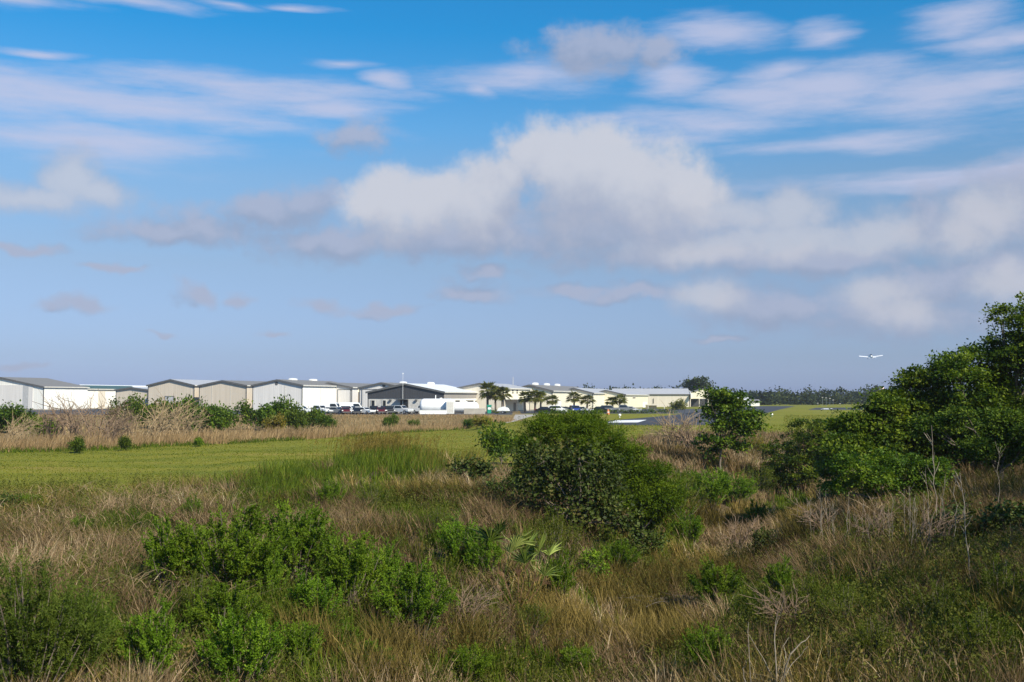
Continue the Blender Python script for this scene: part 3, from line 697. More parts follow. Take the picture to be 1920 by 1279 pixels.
# ------------------------------------------------------------------ vehicles
def wheel_parts(r=.34, w=.22):
    b = MB(); b.lathe_x([(-w/2, r*.6), (-w/2, r*.95), (-w/2+.03, r), (w/2-.03, r), (w/2, r*.95), (w/2, r*.6)], 16)
    c = MB(); c.lathe_x([(-w/2-.01, .04), (-w/2-.01, r*.58), (w/2+.01, r*.58), (w/2+.01, .04)], 14)
    return b, c
def car_proto(kind):
    # nose towards -Y; side profile (y, z)
    if kind == 'suv':
        body = [(-2.3, .35), (-2.3, .8), (-2.2, .98), (-1.25, 1.08), (2.25, 1.1), (2.35, .8), (2.3, .35)]; cab = [(-1.25, 1.08), (-.55, 1.68), (1.7, 1.72), (2.2, 1.12)]; wd = .92; win = [(-.95, 1.14), (-.48, 1.6), (1.6, 1.62), (1.95, 1.16)]; ax_ = (-1.42, 1.42); r = .36
    elif kind == 'sedan':
        body = [(-2.3, .3), (-2.32, .65), (-2.2, .8), (-1.0, .95), (1.5, .98), (2.25, .95), (2.33, .6), (2.3, .3)]; cab = [(-1.0, .95), (-.25, 1.42), (.95, 1.44), (1.75, .98)]; wd = .88; win = [(-.72, 1.0), (-.2, 1.36), (.88, 1.38), (1.35, 1.02)]; ax_ = (-1.4, 1.38); r = .33
    elif kind == 'pickup':
        body = [(-2.7, .45), (-2.72, .95), (-2.6, 1.08), (-1.4, 1.16), (2.75, 1.16), (2.78, .5)]; cab = [(-1.4, 1.16), (-.75, 1.8), (.75, 1.82), (1.0, 1.16)]; wd = .97; win = [(-1.1, 1.22), (-.68, 1.7), (.66, 1.72), (.82, 1.22)]; ax_ = (-1.75, 1.7); r = .4
    else:  # van
        body = [(-2.7, .4), (-2.72, 1.0), (-2.3, 1.25), (2.75, 1.25), (2.78, .4)]; cab = [(-2.3, 1.25), (-1.6, 2.2), (-1.2, 2.35), (2.7, 2.35), (2.76, 1.25)]; wd = 1.0; win = [(-1.95, 1.4), (-1.5, 2.05), (-.3, 2.05), (-.3, 1.4)]; ax_ = (-1.75, 1.75); r = .37
    b = MB(); b.prism_x(body[::-1], -wd, wd)
    n = len(cab)
    wi = wd-.14
    v = []
    for (y, z) in cab:
        k = wd-.02 if z <= cab[0][1]+.05 else wi
        v += [(-k, y, z), (k, y, z)]
    b.add(v, [np.array([(2*i, 2*i+1, 2*i+3, 2*i+2) for i in range(n-1)]), np.array([[2*i for i in range(n)]]), np.array([[2*i+1 for i in range(n)][::-1]])])
    wn = MB()
    for s in (-1, 1):
        z0, z1 = cab[0][1], max(c[1] for c in cab)
        xx = lambda z: s*(wd-.02-(z-z0)/(z1-z0)*.12+.015)
        m_ = len(win); pts = [(xx(z), y, z) for y, z in win]+[(xx(z)-s*.06, y, z) for y, z in win]
        wn.add(pts, [np.array([list(range(m_))]), np.array([(i, (i+1) % m_, m_+(i+1) % m_, m_+i) for i in range(m_)])])
    ws = MB()
    for (y0, z0), (y1, z1), off in ((cab[0], cab[1], -.02), (cab[-1], cab[-2], .02)):
        p = lambda t, sx: (sx*(wd-.12-t*.1), y0+(y1-y0)*t+off, z0+(z1-z0)*t+.015)
        ws.add([p(.12, -1), p(.12, 1), p(.9, 1), p(.9, -1)], np.array([(0, 1, 2, 3)]))
    parts = [('body', b.mesh('car_body'), 'PAINT', []), ('side_windows', wn.mesh('side_windows'), 'glass', []), ('windscreen', ws.mesh('windscreen'), 'glass', [])]
    for sx in (-1, 1):
        for y in ax_:
            wb, wc = wheel_parts(r); wb.move(sx*(wd-.08), y, r); wc.move(sx*(wd-.08), y, r)
            parts.append(('wheel', wb.mesh('tyre', True), 'tyre', [('rim', wc.mesh('rim'), 'rim', [])]))
        l = MB(); l.box(sx*wd-sx*.05-.16, sx*wd-sx*.05+.1, -2.36 if kind in ('suv', 'sedan') else -2.76, -2.2, .72, .88); parts.append(('headlight', l.mesh('headlight'), 'white', []))
        l = MB(); yb = body[-2][0]; l.box(sx*wd-.12 if sx > 0 else -wd-.01, sx*wd+.01 if sx > 0 else -wd+.12, yb-.05, yb+.05, .75, 1.0); parts.append(('tail_light', l.mesh('tail_light'), 'lamp', []))
    bu = MB(); yb = body[0][0]; ye = body[-1][0]; bu.box(-wd+.02, wd-.02, yb-.08, yb+.02, .36, .56); bu.box(-wd+.02, wd-.02, ye-.02, ye+.1, .36, .56); parts.append(('bumper', bu.mesh('bumper'), 'trim', []))
    return Proto({'suv': 'parked_suv', 'sedan': 'parked_car', 'pickup': 'pickup_truck', 'van': 'parked_van'}[kind], parts)
CP = {k: car_proto(k) for k in ('suv', 'sedan', 'pickup', 'van')}
CG = 'cars parked along the apron'
# column, distance, kind, heading in degrees (0 = nose at the camera), paint, label
for px, D, k, rz, pt, lab in [
    (564, 228, 'suv', 78, 'car_white', 'white suv standing apart at the left end of the parked cars'),
    (598, 232, 'pickup', 60, 'car_white', 'white pickup truck just right of the field shrubs'),
    (619, 246, 'van', 80, 'car_white', 'white van parked against the bright white hangar wall'),
    (614, 232, 'sedan', 40, 'car_silver', 'silver car beside the white pickup truck'),
    (631, 231, 'sedan', 65, 'car_grey', 'dark grey car in front of the white van'),
    (641, 233, 'sedan', 20, 'car_black', 'black car between the dark grey car and the white suv'),
    (656, 236, 'suv', 70, 'car_white', 'white suv in front of the high-roofed white van'),
    (661, 246, 'van', 90, 'car_white', 'high-roofed white van beside the framed grey hangar door'),
    (648, 228, 'sedan', 15, 'car_red', 'dark red car low at the kerb in front of the white suv'),
    (669, 228, 'sedan', 10, 'car_black', 'black car with its nose to the bank below the white van'),
    (684, 229, 'sedan', 55, 'car_white', 'white car at the left corner of the charcoal office'),
    (701, 231, 'suv', 5, 'car_black', 'black suv under the left window of the office'),
    (714, 230, 'sedan', 12, 'car_red', 'dark maroon car between two black suvs at the office'),
    (726, 231, 'suv', 25, 'car_black', 'black suv under the second office window'),
    (737, 234, 'suv', 8, 'car_grey', 'dark grey suv between the second window and the entrance'),
    (750, 231, 'pickup', 62, 'car_silver', 'silver grey pickup truck in front of the office entrance'),
    (793, 238, 'pickup', 75, 'car_silver', 'pale pickup truck half hidden behind the larger fuel tank')]:
    ax, _ = ray(px, 745); CP[k].place(lab, {'suv': 'suv', 'sedan': 'car', 'pickup': 'pickup truck', 'van': 'van'}[k], (ax*D, D, BZ+.006), radians(rz), CG, 1, {'PAINT': pt})
CG2 = 'cars in the palm lined car park'
for px, D, k, rz, pt, lab in [
    (1024, 240, 'sedan', 80, 'car_black', 'black car right of the palm cluster in the car park'),
    (1046, 241, 'suv', 82, 'car_white', 'white suv in the car park left of the blue car'),
    (1062, 243, 'sedan', 80, 'car_grey', 'dark grey car between the white suv and the blue car'),
    (1078, 240, 'suv', 10, 'car_blue', 'bright blue suv below the middle palms'),
    (1093, 244, 'sedan', 85, 'car_silver', 'silver car right of the blue suv'),
    (1127, 246, 'sedan', 80, 'car_black', 'black car left of the right hand palms'),
    (1142, 247, 'suv', 84, 'car_grey', 'dark suv just left of the right hand palms'),
    (1168, 248, 'pickup', 84, 'car_grey', 'grey pickup truck right of the right hand palms'),
    (1183, 252, 'sedan', 80, 'car_silver', 'silver car at the right end of the car park')]:
    ax, _ = ray(px, 745); CP[k].place(lab, {'suv': 'suv', 'sedan': 'car', 'pickup': 'pickup truck', 'van': 'van'}[k], (ax*D, D, BZ+.006), radians(rz), CG2, 1, {'PAINT': pt})
# small boat-like trailer hoop beside the drive
ax, _ = ray(944, 745); tr = thing('utility_trailer', 'small dark utility trailer with a white tarp beside the drive', 'trailer', (ax*236, 236, BZ), radians(80))
b = MB(); b.box(-.9, .9, -1.6, 1.6, .45, .6); b.build('bed', M['trim'], tr)
b = MB(); b.prism_x([(-1.3, .6), (1.3, .6), (.9, 1.25), (0, 1.5), (-.9, 1.25)][::-1], -.75, .75); b.build('tarp', M['white'], tr)
for sx in (-1, 1):
    wb, wc = wheel_parts(.32); wb.move(sx*1.0, 0, .32); o = wb.build('wheel', M['tyre'], tr); wc.move(sx*1.0, 0, .32); wc.build('rim', M['rim'], o)
b = MB(); b.tube([(0, -1.6, .5), (0, -2.6, .45)], .05, 6); b.build('tow_bar', M['trim'], tr)
ax, _ = ray(1140, 745); oc = thing('traffic_barrel', 'orange traffic barrel on the grass in front of the right hand palms', 'barrel', (ax*225, 225, BZ))
b = MB(); b.lathe_x([(0, .36), (.15, .36), (.16, .28), (.55, .26), (1.0, .22), (1.05, .1)], 14)
for v in b.v: v[:, [0, 2]] = v[:, [2, 0]]
b.build('drum', M['orange'], oc)
b = MB(); b.lathe_x([(.4, .275), (.55, .27)], 14)
for v in b.v: v[:, [0, 2]] = v[:, [2, 0]]
b.build('reflective_band', M['white'], oc)
# runway edge lights
for px, py, lab in ((1162, 783.5, 'white runway light on the grass left of the dark asphalt'), (1447, 782, 'white runway light on the grass right of the slender tree')):
    a_, b_ = ray(px, py); Yd = (BZ-CAMZ)/b_; l = thing('runway_light', lab, 'runway light', (a_*Yd, Yd, BZ), 0, 'runway edge lights')
    b = MB(); b.tube([(0, 0, 0), (0, 0, .3)], .06, 8); b.build('stem', M['white'], l)
    b = MB(); b.lathe_x([(.28, .1), (.32, .22), (.5, .26), (.62, .2), (.68, .05)], 12)
    for v in b.v: v[:, [0, 2]] = v[:, [2, 0]]
    b.build('lens', M['white'], l, True)
# approach light masts near the far wood
for i, (px, h_) in enumerate(((1542, 3.4), (1549, 3.2), (1556, 3.0), (1562, 2.4), (1533, 1.2), (1575, 1.0))):
    ax, _ = ray(px, 745); l = thing('approach_mast', ['tallest grey light mast before the far wood, left of the group', 'grey light mast second from the left in the group before the wood', 'grey light mast third from the left in the group before the wood', 'shorter grey light mast at the right of the group before the wood', 'short pale light stub left of the masts', 'short pale light stub right of the masts'][i], 'light mast', (ax*420, 420, BZ), 0, 'approach lights before the wood')
    b = MB(); b.tube([(0, 0, 0), (0, 0, h_)], .06, 6); b.build('mast', M['car_grey'], l)
    b = MB(); b.box(-.3, .3, -.08, .08, h_, h_+.14); b.build('lamp_bar', M['trim_pale'], l)
# pale ball on a pole standing beyond the trees at right
ax, _ = ray(1654, 745); D = 120.0; zt = zof(731, D)
l = thing('marker_pole', 'pole with a pale pinkish ball rising behind the right hand trees', 'marker pole', (ax*D, D, APRON))
b = MB(); b.tube([(0, 0, 0), (0, 0, zt-APRON-.2)], .06, 8); b.build('pole', M['white'], l)
b = MB(); n_ = 9; b.lathe_x([(-.32*cos(pi*i/n_), .32*sin(pi*i/n_)+.001) for i in range(n_+1)], 14); b.move(0, 0, zt-APRON); b.build('ball', paint('pale_pink_paint', (.75, .55, .50), .5), l, True)
ax, _ = ray(962, 745); D = 300.0
l = thing('antenna_pole', 'thin lattice antenna behind the three tall palms', 'antenna', (ax*D, D, BZ))
zt = zof(707, D)-BZ; b = MB()
for s in ((-.2, -.1), (.2, -.1), (0, .2)): b.tube([(s[0], s[1], 0), (s[0]*.2, s[1]*.2, zt)], .05, 5)
for i in range(12):
    z = zt*i/12; k = 1-.8*i/12; b.tube([(-.2*k, -.1*k, z), (.2*k, -.1*k, z+.4)], .025, 4)
b.build('lattice', M['car_silver'], l)

# ------------------------------------------------------------------ aeroplane climbing away
D = 528.0; ax, bz = ray(1633, 668.5)
ap = thing('light_aircraft', 'white low-wing light aircraft climbing away over the runway', 'aeroplane', (ax*D, D, CAMZ+bz*D), radians(-8)); ap.rotation_euler = (radians(14), radians(-1.5), radians(-8))
b = MB(); secs = [(3.1, .12, .12, 0), (2.9, .42, .42, 0), (1.6, .58, .56, 0), (.6, .62, .72, .12), (-.6, .6, .72, .12), (-1.4, .5, .5, .06), (-3.0, .26, .3, .1), (-4.4, .08, .12, .16)]
k = 14; vv = []
for (y, rx_, rz_, zc) in secs: vv += [(rx_*cos(t), y, zc+rz_*sin(t)) for t in np.arange(k)*2*pi/k]
b.add(vv, [np.array([(i*k+j, i*k+(j+1) % k, (i+1)*k+(j+1) % k, (i+1)*k+j) for i in range(len(secs)-1) for j in range(k)]), np.array([list(range(k))]), np.array([[(len(secs)-1)*k+j for j in range(k)][::-1]])])
b.build('fuselage', M['car_white'], ap, True)
def foil(x0, x1, y0, c0, y1, c1, z0, z1, th):
    b = MB(); v = []
    for x, y, c, z in ((x0, y0, c0, z0), (x1, y1, c1, z1)):
        v += [(x, y, z), (x, y-c*.3, z+th), (x, y-c, z+.02), (x, y-c*.3, z-th*.5)]
    b.add(v, [np.array([(i, (i+1) % 4, 4+(i+1) % 4, 4+i) for i in range(4)]), np.array([(0, 1, 2, 3)]), np.array([(7, 6, 5, 4)])]); return b
for s in (-1, 1): foil(s*.45, s*5.5, 1.0, 1.6, .8, 1.1, -.35, .28, .16).build('wing', M['car_white'], ap)
for s in (-1, 1): foil(s*.05, s*1.7, -3.5, .85, -3.65, .7, .2, .24, .06).build('tailplane', M['car_white'], ap)
b = MB(); b.prism_x([(-3.1, .25), (-4.5, .2), (-4.75, 1.5), (-4.2, 1.5)], -.06, .06); b.build('fin', M['car_white'], ap)
b = MB(); b.prism_x([(.95, .62), (-.9, .66), (-.5, .98), (.35, .98)], -.46, .46); b.build('canopy', M['glass'], ap)
for x, y in ((-1.5, .2), (1.5, .2), (0, 2.1)):
    b = MB(); b.tube([(x, y, -.35), (x, y, -.95)], .06, 6); w_ = b.build('landing_gear', M['car_silver'], ap)
    wb, wc = wheel_parts(.2, .14); wb.move(x, y, -1.0); wb.build('tyre', M['tyre'], w_)
b = MB(); b.box(-.95, .95, 3.12, 3.16, -.07, .07); b.build('propeller', M['trim'], ap)

# ================================================================== vegetation
def unit(v): return v/(np.linalg.norm(v, axis=-1, keepdims=True)+1e-9)
def leafquads(mb, P, A, N, L, Wd, var, droop=.12):
    A = unit(A); Sd = unit(np.cross(A, N)); N2 = np.cross(Sd, A); n = len(P)
    L = np.broadcast_to(L, (n,))[:, None]; Wd = np.broadcast_to(Wd, (n,))[:, None]
    v = np.stack([P, P+A*L*.5+Sd*Wd, P+A*L-N2*L*droop, P+A*L*.5-Sd*Wd], 1).reshape(-1, 3)
    mb.add(v, (np.arange(n)*4)[:, None]+np.arange(4)[None], np.repeat(var, 4))
def crown(mb, lobes, ncl, nlf, L, asp, cr, rng, up=.45, flat=.6, inner=.5, vj=.16, jit=.17):
    """leaf clumps spread through ellipsoid lobes (cx, cy, cz, rx, ry, rz)"""
    lobes = np.asarray(lobes, float)
    wgt = (lobes[:, 3]*lobes[:, 4]+lobes[:, 4]*lobes[:, 5]+lobes[:, 3]*lobes[:, 5]); wgt = wgt/wgt.sum()
    cent = []
    for lb, w in zip(lobes, wgt):
        k = max(3, int(round(ncl*w)))
        d = unit(rng.normal(size=(k, 3))); d[:, 2] = np.where((d[:, 2] < -.3) & (rng.random(k) < .55), -d[:, 2], d[:, 2])
        f = inner+(1-inner)*rng.random(k)**.6
        cc = lb[:3]+d*lb[3:]*f[:, None]*(1+jit*rng.normal(size=(k, 1)))
        cent.append(np.concatenate([cc, d], 1))
    cent = np.concatenate(cent); k = len(cent)
    cs = cr*(.6+.8*rng.random(k)); base = .5+.25*rng.normal(size=k)
    i = np.repeat(np.arange(k), nlf); n = len(i)
    off = rng.normal(size=(n, 3))*np.array([1, 1, flat])*cs[i][:, None]*.6
    P = cent[i, :3]+off
    A = cent[i, 3:]*.5+unit(rng.normal(size=(n, 3)))*.9+off*.4/cr; A[:, 2] += .1
    N = unit(rng.normal(size=(n, 3)))*.7+cent[i, 3:]*.4; N[:, 2] += up*1.6
    l = L*(.6+.8*rng.random(n))
    leafquads(mb, P, A, N, l, l*asp, np.clip(base[i]+vj*rng.normal(size=n), 0, 1))
    return cent
def wander(p0, p1, n, amp, rng):
    p0 = np.asarray(p0, float); p1 = np.asarray(p1, float); t = np.linspace(0, 1, n)[:, None]
    L = np.linalg.norm(p1-p0); w = rng.normal(size=(n, 3))*amp*L; w[0] = 0; w[-1] = 0
    w = np.cumsum(w, 0)*.5; w -= t*w[-1]
    return p0+(p1-p0)*t+w
def limbs(lobes, rng, r0=.09, h_fork=.25, trunk_lean=(0, 0), extra=2, cents=None, ntw=30):
    mb = MB(); lobes = np.asarray(lobes, float)
    zmax = (lobes[:, 2]).max(); fork = np.array([trunk_lean[0], trunk_lean[1], zmax*h_fork])
    mb.tube(wander((0, 0, -.25), fork, 5, .04, rng), np.linspace(r0, r0*.75, 5), 7)
    for lb in lobes:
        tgt = lb[:3]+np.array([0, 0, -lb[5]*.2])
        mb.tube(wander(fork, tgt, 7, .06, rng), np.linspace(r0*.6, r0*.18, 7), 5)
        for _ in range(extra):
            e = lb[:3]+unit(rng.normal(size=3))*lb[3:]*.8
            mb.tube(wander(fork+(tgt-fork)*rng.uniform(.4, .9), e, 5, .07, rng), np.linspace(r0*.28, r0*.07, 5), 4)
    if cents is not None:
        for c in cents[rng.choice(len(cents), min(ntw, len(cents)), replace=False)]:
            j = np.argmin(np.linalg.norm(lobes[:, :3]-c[:3], axis=1))
            mb.tube(wander(lobes[j, :3], c[:3], 4, .08, rng), np.linspace(r0*.14, r0*.05, 4), 3)
    return mb
def make_tree(lobes, ncl, nlf, L, asp, cr, seed, r0=.09, h_fork=.25, lean=(0, 0), up=.45, inner=.5, flat=.6, jit=.17):
    rng = np.random.default_rng(seed); mb = MB()
    cents = crown(mb, lobes, ncl, nlf, L, asp, cr, rng, up, flat, inner, .16, jit)
    return mb, limbs(lobes, rng, r0, h_fork, lean, 2, cents)

def shrub_twiggy(seed, h=1.0, spread=.55, nst=34, ntw=13, nlf=20, L=.055, asp=.24, tw=.22, updir=.9, bare=.35, vbase=.5):
    """upright many-stemmed shrub, height about h, leaves bunched along the upper twigs"""
    rng = np.random.default_rng(seed); mb = MB(); st = MB()
    PP, AA, VV = [], [], []
    for s in range(nst):
        th = rng.uniform(0, 2*pi); k = sqrt(rng.random())
        ht = h*(1.05-.45*k**2)*rng.uniform(.78, 1.08)
        end = np.array([cos(th)*k*spread*h*1.0, sin(th)*k*spread*h, ht])
        b0 = np.array([cos(th)*k*.12*h, sin(th)*k*.12*h, -.1])
        pts = wander(b0, end, 6, .05, rng); pts[1:-1, :2] *= np.array([.8, .85, .93, .98])[:, None]
        st.tube(pts, np.linspace(.012, .004, 6)*h**.5, 4)
        vb = vbase+.17*rng.normal()
        for t in range(ntw):
            u = bare+(1-bare)*rng.random()**.7
            p = np.array([np.interp(u, np.linspace(0, 1, 6), pts[:, a]) for a in range(3)])
            d = unit(np.array([cos(th)*.5, sin(th)*.5, updir])+rng.normal(size=3)*.45)
            ln = tw*h**.5*rng.uniform(.5, 1.2)
            q_ = rng.random(nlf)
            PP.append(p+d*(q_*ln)[:, None]+rng.normal(size=(nlf, 3))*.012); AA.append(d*.8+unit(rng.normal(size=(nlf, 3)))*.75)
            VV.append(np.clip(vb+.12*rng.normal(size=nlf)+.10*(q_-.5), 0, 1))
    P = np.concatenate(PP); A = np.concatenate(AA); V_ = np.concatenate(VV)
    N = rng.normal(size=P.shape); N[:, 2] += .7
    l = L*(.6+.8*rng.random(len(P)))
    leafquads(mb, P, A, N, l, l*asp, V_)
    return mb, st
def proto_of(name, mb, st, leafmat, barkmat='bark', leafname='foliage', stemname='stems'):
    return Proto(name, [(leafname, mb.mesh(leafname), leafmat, []), (stemname, st.mesh(stemname), barkmat, [])])

PR = {}
for i in range(4): PR['bacc%d' % i] = proto_of('leafy_shrub', *shrub_twiggy(100+i, 1.5, [.62, .5, .7, .45][i], [44, 32, 50, 28][i], 16, 32, .044, .26), 'bacc')
for i in range(2): PR['weedy%d' % i] = proto_of('leafy_shrub', *shrub_twiggy(120+i, 1.4, [.5, .7][i], 30, 12, 22, .055, .16, .3, 1.2, .2), 'olive')
for i in range(2): PR['willow%d' % i] = proto_of('willowy_shrub', *shrub_twiggy(130+i, 2.2, .42, 52, 18, 30, .065, .13, .34, 1.0, .25), 'willow')
def broad(seed, lobes, ncl, nlf, L=.10, asp=.38, cr=.22):
    rng = np.random.default_rng(seed); mb = MB(); c = crown(mb, lobes, ncl, nlf, L, asp, cr, rng, .5, .8, .35, .2)
    return mb, limbs(lobes, rng, .05, .12, (0, 0), 2, c, 40)
PR['broad0'] = proto_of('broadleaf_shrub', *broad(140, [(0, 0, .55, .55, .5, .45), (.3, .1, .8, .35, .35, .3), (-.35, 0, .7, .35, .3, .3)], 60, 22), 'broad')
PR['broad1'] = proto_of('broadleaf_shrub', *broad(141, [(0, 0, .5, .7, .5, .4), (.5, .1, .6, .4, .35, .3), (-.4, .1, .65, .4, .35, .35), (.1, 0, .9, .3, .3, .25)], 70, 22), 'broad')
PR['round0'] = proto_of('round_shrub', *broad(142, [(0, 0, .55, .38, .38, .42)], 60, 26, .06, .3, .12), 'bacc')
# shrubs that stand a hundred metres off along the field edge (unit height 3 m)
for i in range(4):
    rg = np.random.default_rng(150+i)
    lob = [(rg.uniform(-1.6, 1.6), rg.uniform(-.8, .8), rg.uniform(.9, 2.2), rg.uniform(.7, 1.1), rg.uniform(.7, 1.0), rg.uniform(.6, .9)) for _ in range(6+i)]
    PR['field%d' % i] = proto_of('field_shrub', *broad(160+i, lob, 150, 22, .24, .34, .40), 'shrubfar')

def put(kind, px, py, hpx, label, cat='shrub', group=None, wide=1.0, rz=None, mats=None, ph=None):
    x, y, z = ground(px, py)
    p = PR[kind]; me = p.parts[0][1]
    if kind not in PHT:
        n = len(me.vertices); a = np.empty(n*3, np.float32); me.vertices.foreach_get('co', a); PHT[kind] = float(np.percentile(a.reshape(-1, 3)[:, 2], 98.5))
    s = hpx*y/F/PHT[kind]
    return p.place(label, cat, (x, y, z-.03), random.uniform(0, 6.28) if rz is None else rz, group, (s*wide, s*wide, s), mats)
PHT = {}
GB = 'bright green shrubs on the near slope'
for kind, px, py, h, w, lab in [
    ('bacc2', 430, 1125, 165, 1.05, 'bright green bushy shrub at the top middle of the near cluster, dry grass above it'),
    ('bacc0', 555, 1095, 140, .95, 'tall bright green shrub at the upper right of the near cluster, with two upright tufts'),
    ('bacc3', 315, 1125, 150, .85, 'darker thin shrub at the upper left of the near cluster'),
    ('bacc2', 425, 1215, 120, 1.0, 'widest and brightest shrub in the middle of the near cluster'),
    ('bacc0', 655, 1145, 135, .9, 'bright shrub right of the cluster, crown level with the palmetto fronds'),
    ('bacc1', 590, 1180, 100, 1.0, 'mid green shrub between the brightest shrub and the right hand ones'),
    ('bacc2', 775, 1200, 140, .9, 'bright tall-sided shrub farthest right in the near cluster, dark hollow beside it'),
    ('bacc1', 450, 1305, 150, .95, 'shrub at the bottom of the near cluster right above the picture edge'),
    ('bacc3', 285, 1290, 150, .9, 'dull green shrub at the lower left of the near cluster, grey stems showing'),
    ('bacc0', 560, 1255, 85, .9, 'small shrub below the middle of the near cluster beside bent dry grass'),
    ('bacc1', 648, 1225, 55, 1.1, 'very small bright shrub in bare brown grass below the cluster'),
    ('bacc3', 720, 1130, 110, .8, 'narrow shrub between the two right hand bright shrubs'),
    ('bacc3', 500, 1140, 110, .8, 'loose shrub filling the gap between the two upper shrubs'),
    ('weedy0', 370, 1190, 110, .9, 'olive shrub left of the brightest shrub with thin grey stems'),
    ('bacc1', 862, 1065, 90, .9, 'bright green shrub left of the palmetto fronds'),
    ('bacc3', 905, 1090, 90, .9, 'dark green shrub directly left below the palmetto fronds'),
    ('weedy1', 1045, 1075, 110, .75, 'thin yellow green shrub right of the palmetto'),
    ('bacc3', 1050, 1140, 100, .8, 'narrow green shrub below the palmetto beside golden grass'),
    ('weedy0', 745, 1045, 45, .7, 'tiny upright green sprout alone in the brown grass'),
    ('bacc1', 1345, 1150, 95, 1.0, 'bright shrub on the right bank beside the fallen dead branches'),
    ('bacc3', 1465, 1140, 90, .8, 'upright shrub on the right bank with two bright tufts'),
    ('broad0', 1432, 1050, 60, .6, 'small dark leafy shrub on the right bank amid grey brush'),
    ('bacc0', 1330, 1280, 100, .9, 'bright shrub at the lower edge right of the golden tussocks'),
    ('weedy1', 1560, 1090, 60, 1.0, 'dull green weedy shrub in the shade on the right bank'),
    ('weedy1', 1760, 1180, 90, 1.1, 'broad dull weedy shrub low in the shaded right corner'),
    ('weedy0', 1640, 1260, 100, 1.1, 'dark weedy shrub at the bottom edge right of the white forked branch'),
    ('bacc1', 205, 1230, 70, 1.0, 'small green shrub between the willowy corner shrub and the near cluster'),
    ('weedy1', 230, 1130, 70, .9, 'thin olive shrub in dry grass left of the near cluster'),
    ('bacc2', 690, 1262, 60, 1.2, 'low bright shrub near the bottom edge left of the golden tussocks'),
    ('weedy0', 820, 1010, 60, .9, 'thin pale green shrub in brown grass left of the big dark bush'),
    ('weedy1', 700, 960, 55, 1.1, 'pale green weedy shrub in the middle of the brown slope'),
    ('bacc3', 620, 960, 60, 1.0, 'dull green shrub below the tall green grass at the brow'),
    ('bacc0', 1215, 1010, 70, 1.0, 'green shrub on the left ditch bank under the feathery bush'),
    ('bacc2', 1160, 1075, 60, 1.1, 'low green shrub in the ditch right of the round shrub'),
    ('weedy1', 1000, 1190, 60, 1.0, 'small yellow green shrub among the golden tussocks'),
    ('bacc1', 1085, 1270, 60, 1.3, 'low green shrub at the bottom edge in the middle of the picture'),
    ('bacc0', 880, 1285, 70, 1.2, 'low bright shrub cut by the bottom edge left of the picture middle'),
    ('bacc3', 1420, 1000, 60, 1.0, 'green shrub on the right ditch bank below the yellowish one'),
    ('weedy0', 1510, 1160, 80, 1.0, 'leggy olive shrub in the brown weeds right of the twin tufted shrub'),
    ('weedy1', 1590, 1180, 80, 1.1, 'spreading olive shrub in the middle of the shaded right corner'),
    ('weedy0', 1840, 1250, 110, 1.1, 'weedy shrub at the bottom right corner'),
    ('bacc3', 150, 1010, 45, 1.0, 'little green shrub in the matted dry grass at left'),
    ('bacc3', 360, 990, 60, .8, 'small upright shrub above the left end of the near cluster'),
    ('weedy0', 1880, 1160, 110, 1.1, 'weedy green shrub at the right picture edge below the trees')]:
    put(kind, px, py, h, lab, 'shrub', GB, w)
put('broad1', 1800, 1005, 60, 'dark low shrub added to darken the hollow under the tall ragged tree behind the bare stems', 'shrub', None, 1.4)  # dark shrubs added here stand for deep shade under the trees
put('broad0', 1890, 1015, 75, 'dark low shrub added to darken the hollow at the right edge under the tallest tree', 'shrub', None, 1.3)
put('weedy1', 1700, 985, 50, 'dull low shrub under the right hand trees among the bare stems', 'shrub', None, 1.5)
put('willow0', 50, 1330, 262, 'large willowy shrub filling the lower left corner', 'shrub', None, 1.0)
put('willow1', 140, 1300, 190, 'lower willowy shrub right of the big one in the lower left corner', 'shrub', None, .8)
put('broad0', 75, 1110, 60, 'dark broad-leaved sprig rising above the lower left willowy shrub', 'shrub', None, .8)
put('broad1', -8, 1130, 70, 'dark shrub cut by the left picture edge', 'shrub', None, .7)
put('broad0', 10, 975, 50, 'dark green bush at the left edge of the dry grass below the lawn', 'shrub', None, 1.0)
put('bacc0', 52, 970, 42, 'light green bush beside the dark bush at the left edge', 'shrub', None, 1.2)
put('weedy1', 232, 962, 38, 'small olive bush alone in dry grass below the lawn at left', 'shrub', None, 1.2)
put('round0', 1110, 1100, 70, 'small round shrub with a dark centre between golden grass clumps', 'shrub', None, 1.0)
put('broad0', 882, 925, 68, 'dark broad-leaved shrub standing left of the big bush', 'shrub', None, 1.1)
put('broad1', 955, 950, 58, 'low dark shrub with reddish leaves at the foot of the big bush', 'shrub', None, 1.1)
put('field1', 940, 872, 72, 'dark leafy bush touching the left side of the big bush', 'shrub', None, .8, mats={'shrubfar': 'tree'})
put('weedy1', 1262, 985, 100, 'yellow green shrub low on the right flank of the big bush', 'shrub', None, 1.0)
put('bacc0', 1330, 960, 75, 'bushy green shrub on the ditch bank right of the big bush', 'shrub', None, 1.2)
put('bacc2', 1375, 950, 62, 'rounded green shrub on the ditch bank below the slender tree', 'shrub', None, 1.2)
put('weedy1', 1423, 935, 58, 'yellowish shrub between the slender tree and the right hand trees', 'shrub', None, 1.0)
put('bacc3', 1290, 1030, 70, 'green shrub on the ditch side below the big bush', 'shrub', None, 1.0)
put('broad1', 1205, 1045, 55, 'dark low shrub in the ditch under the big bush', 'shrub', None, 1.2)
put('weedy0', 1415, 852, 34, 'golden yellow flowering shrub right of the slender tree', 'shrub', None, 1.6, mats={'olive': 'yellowtree'})

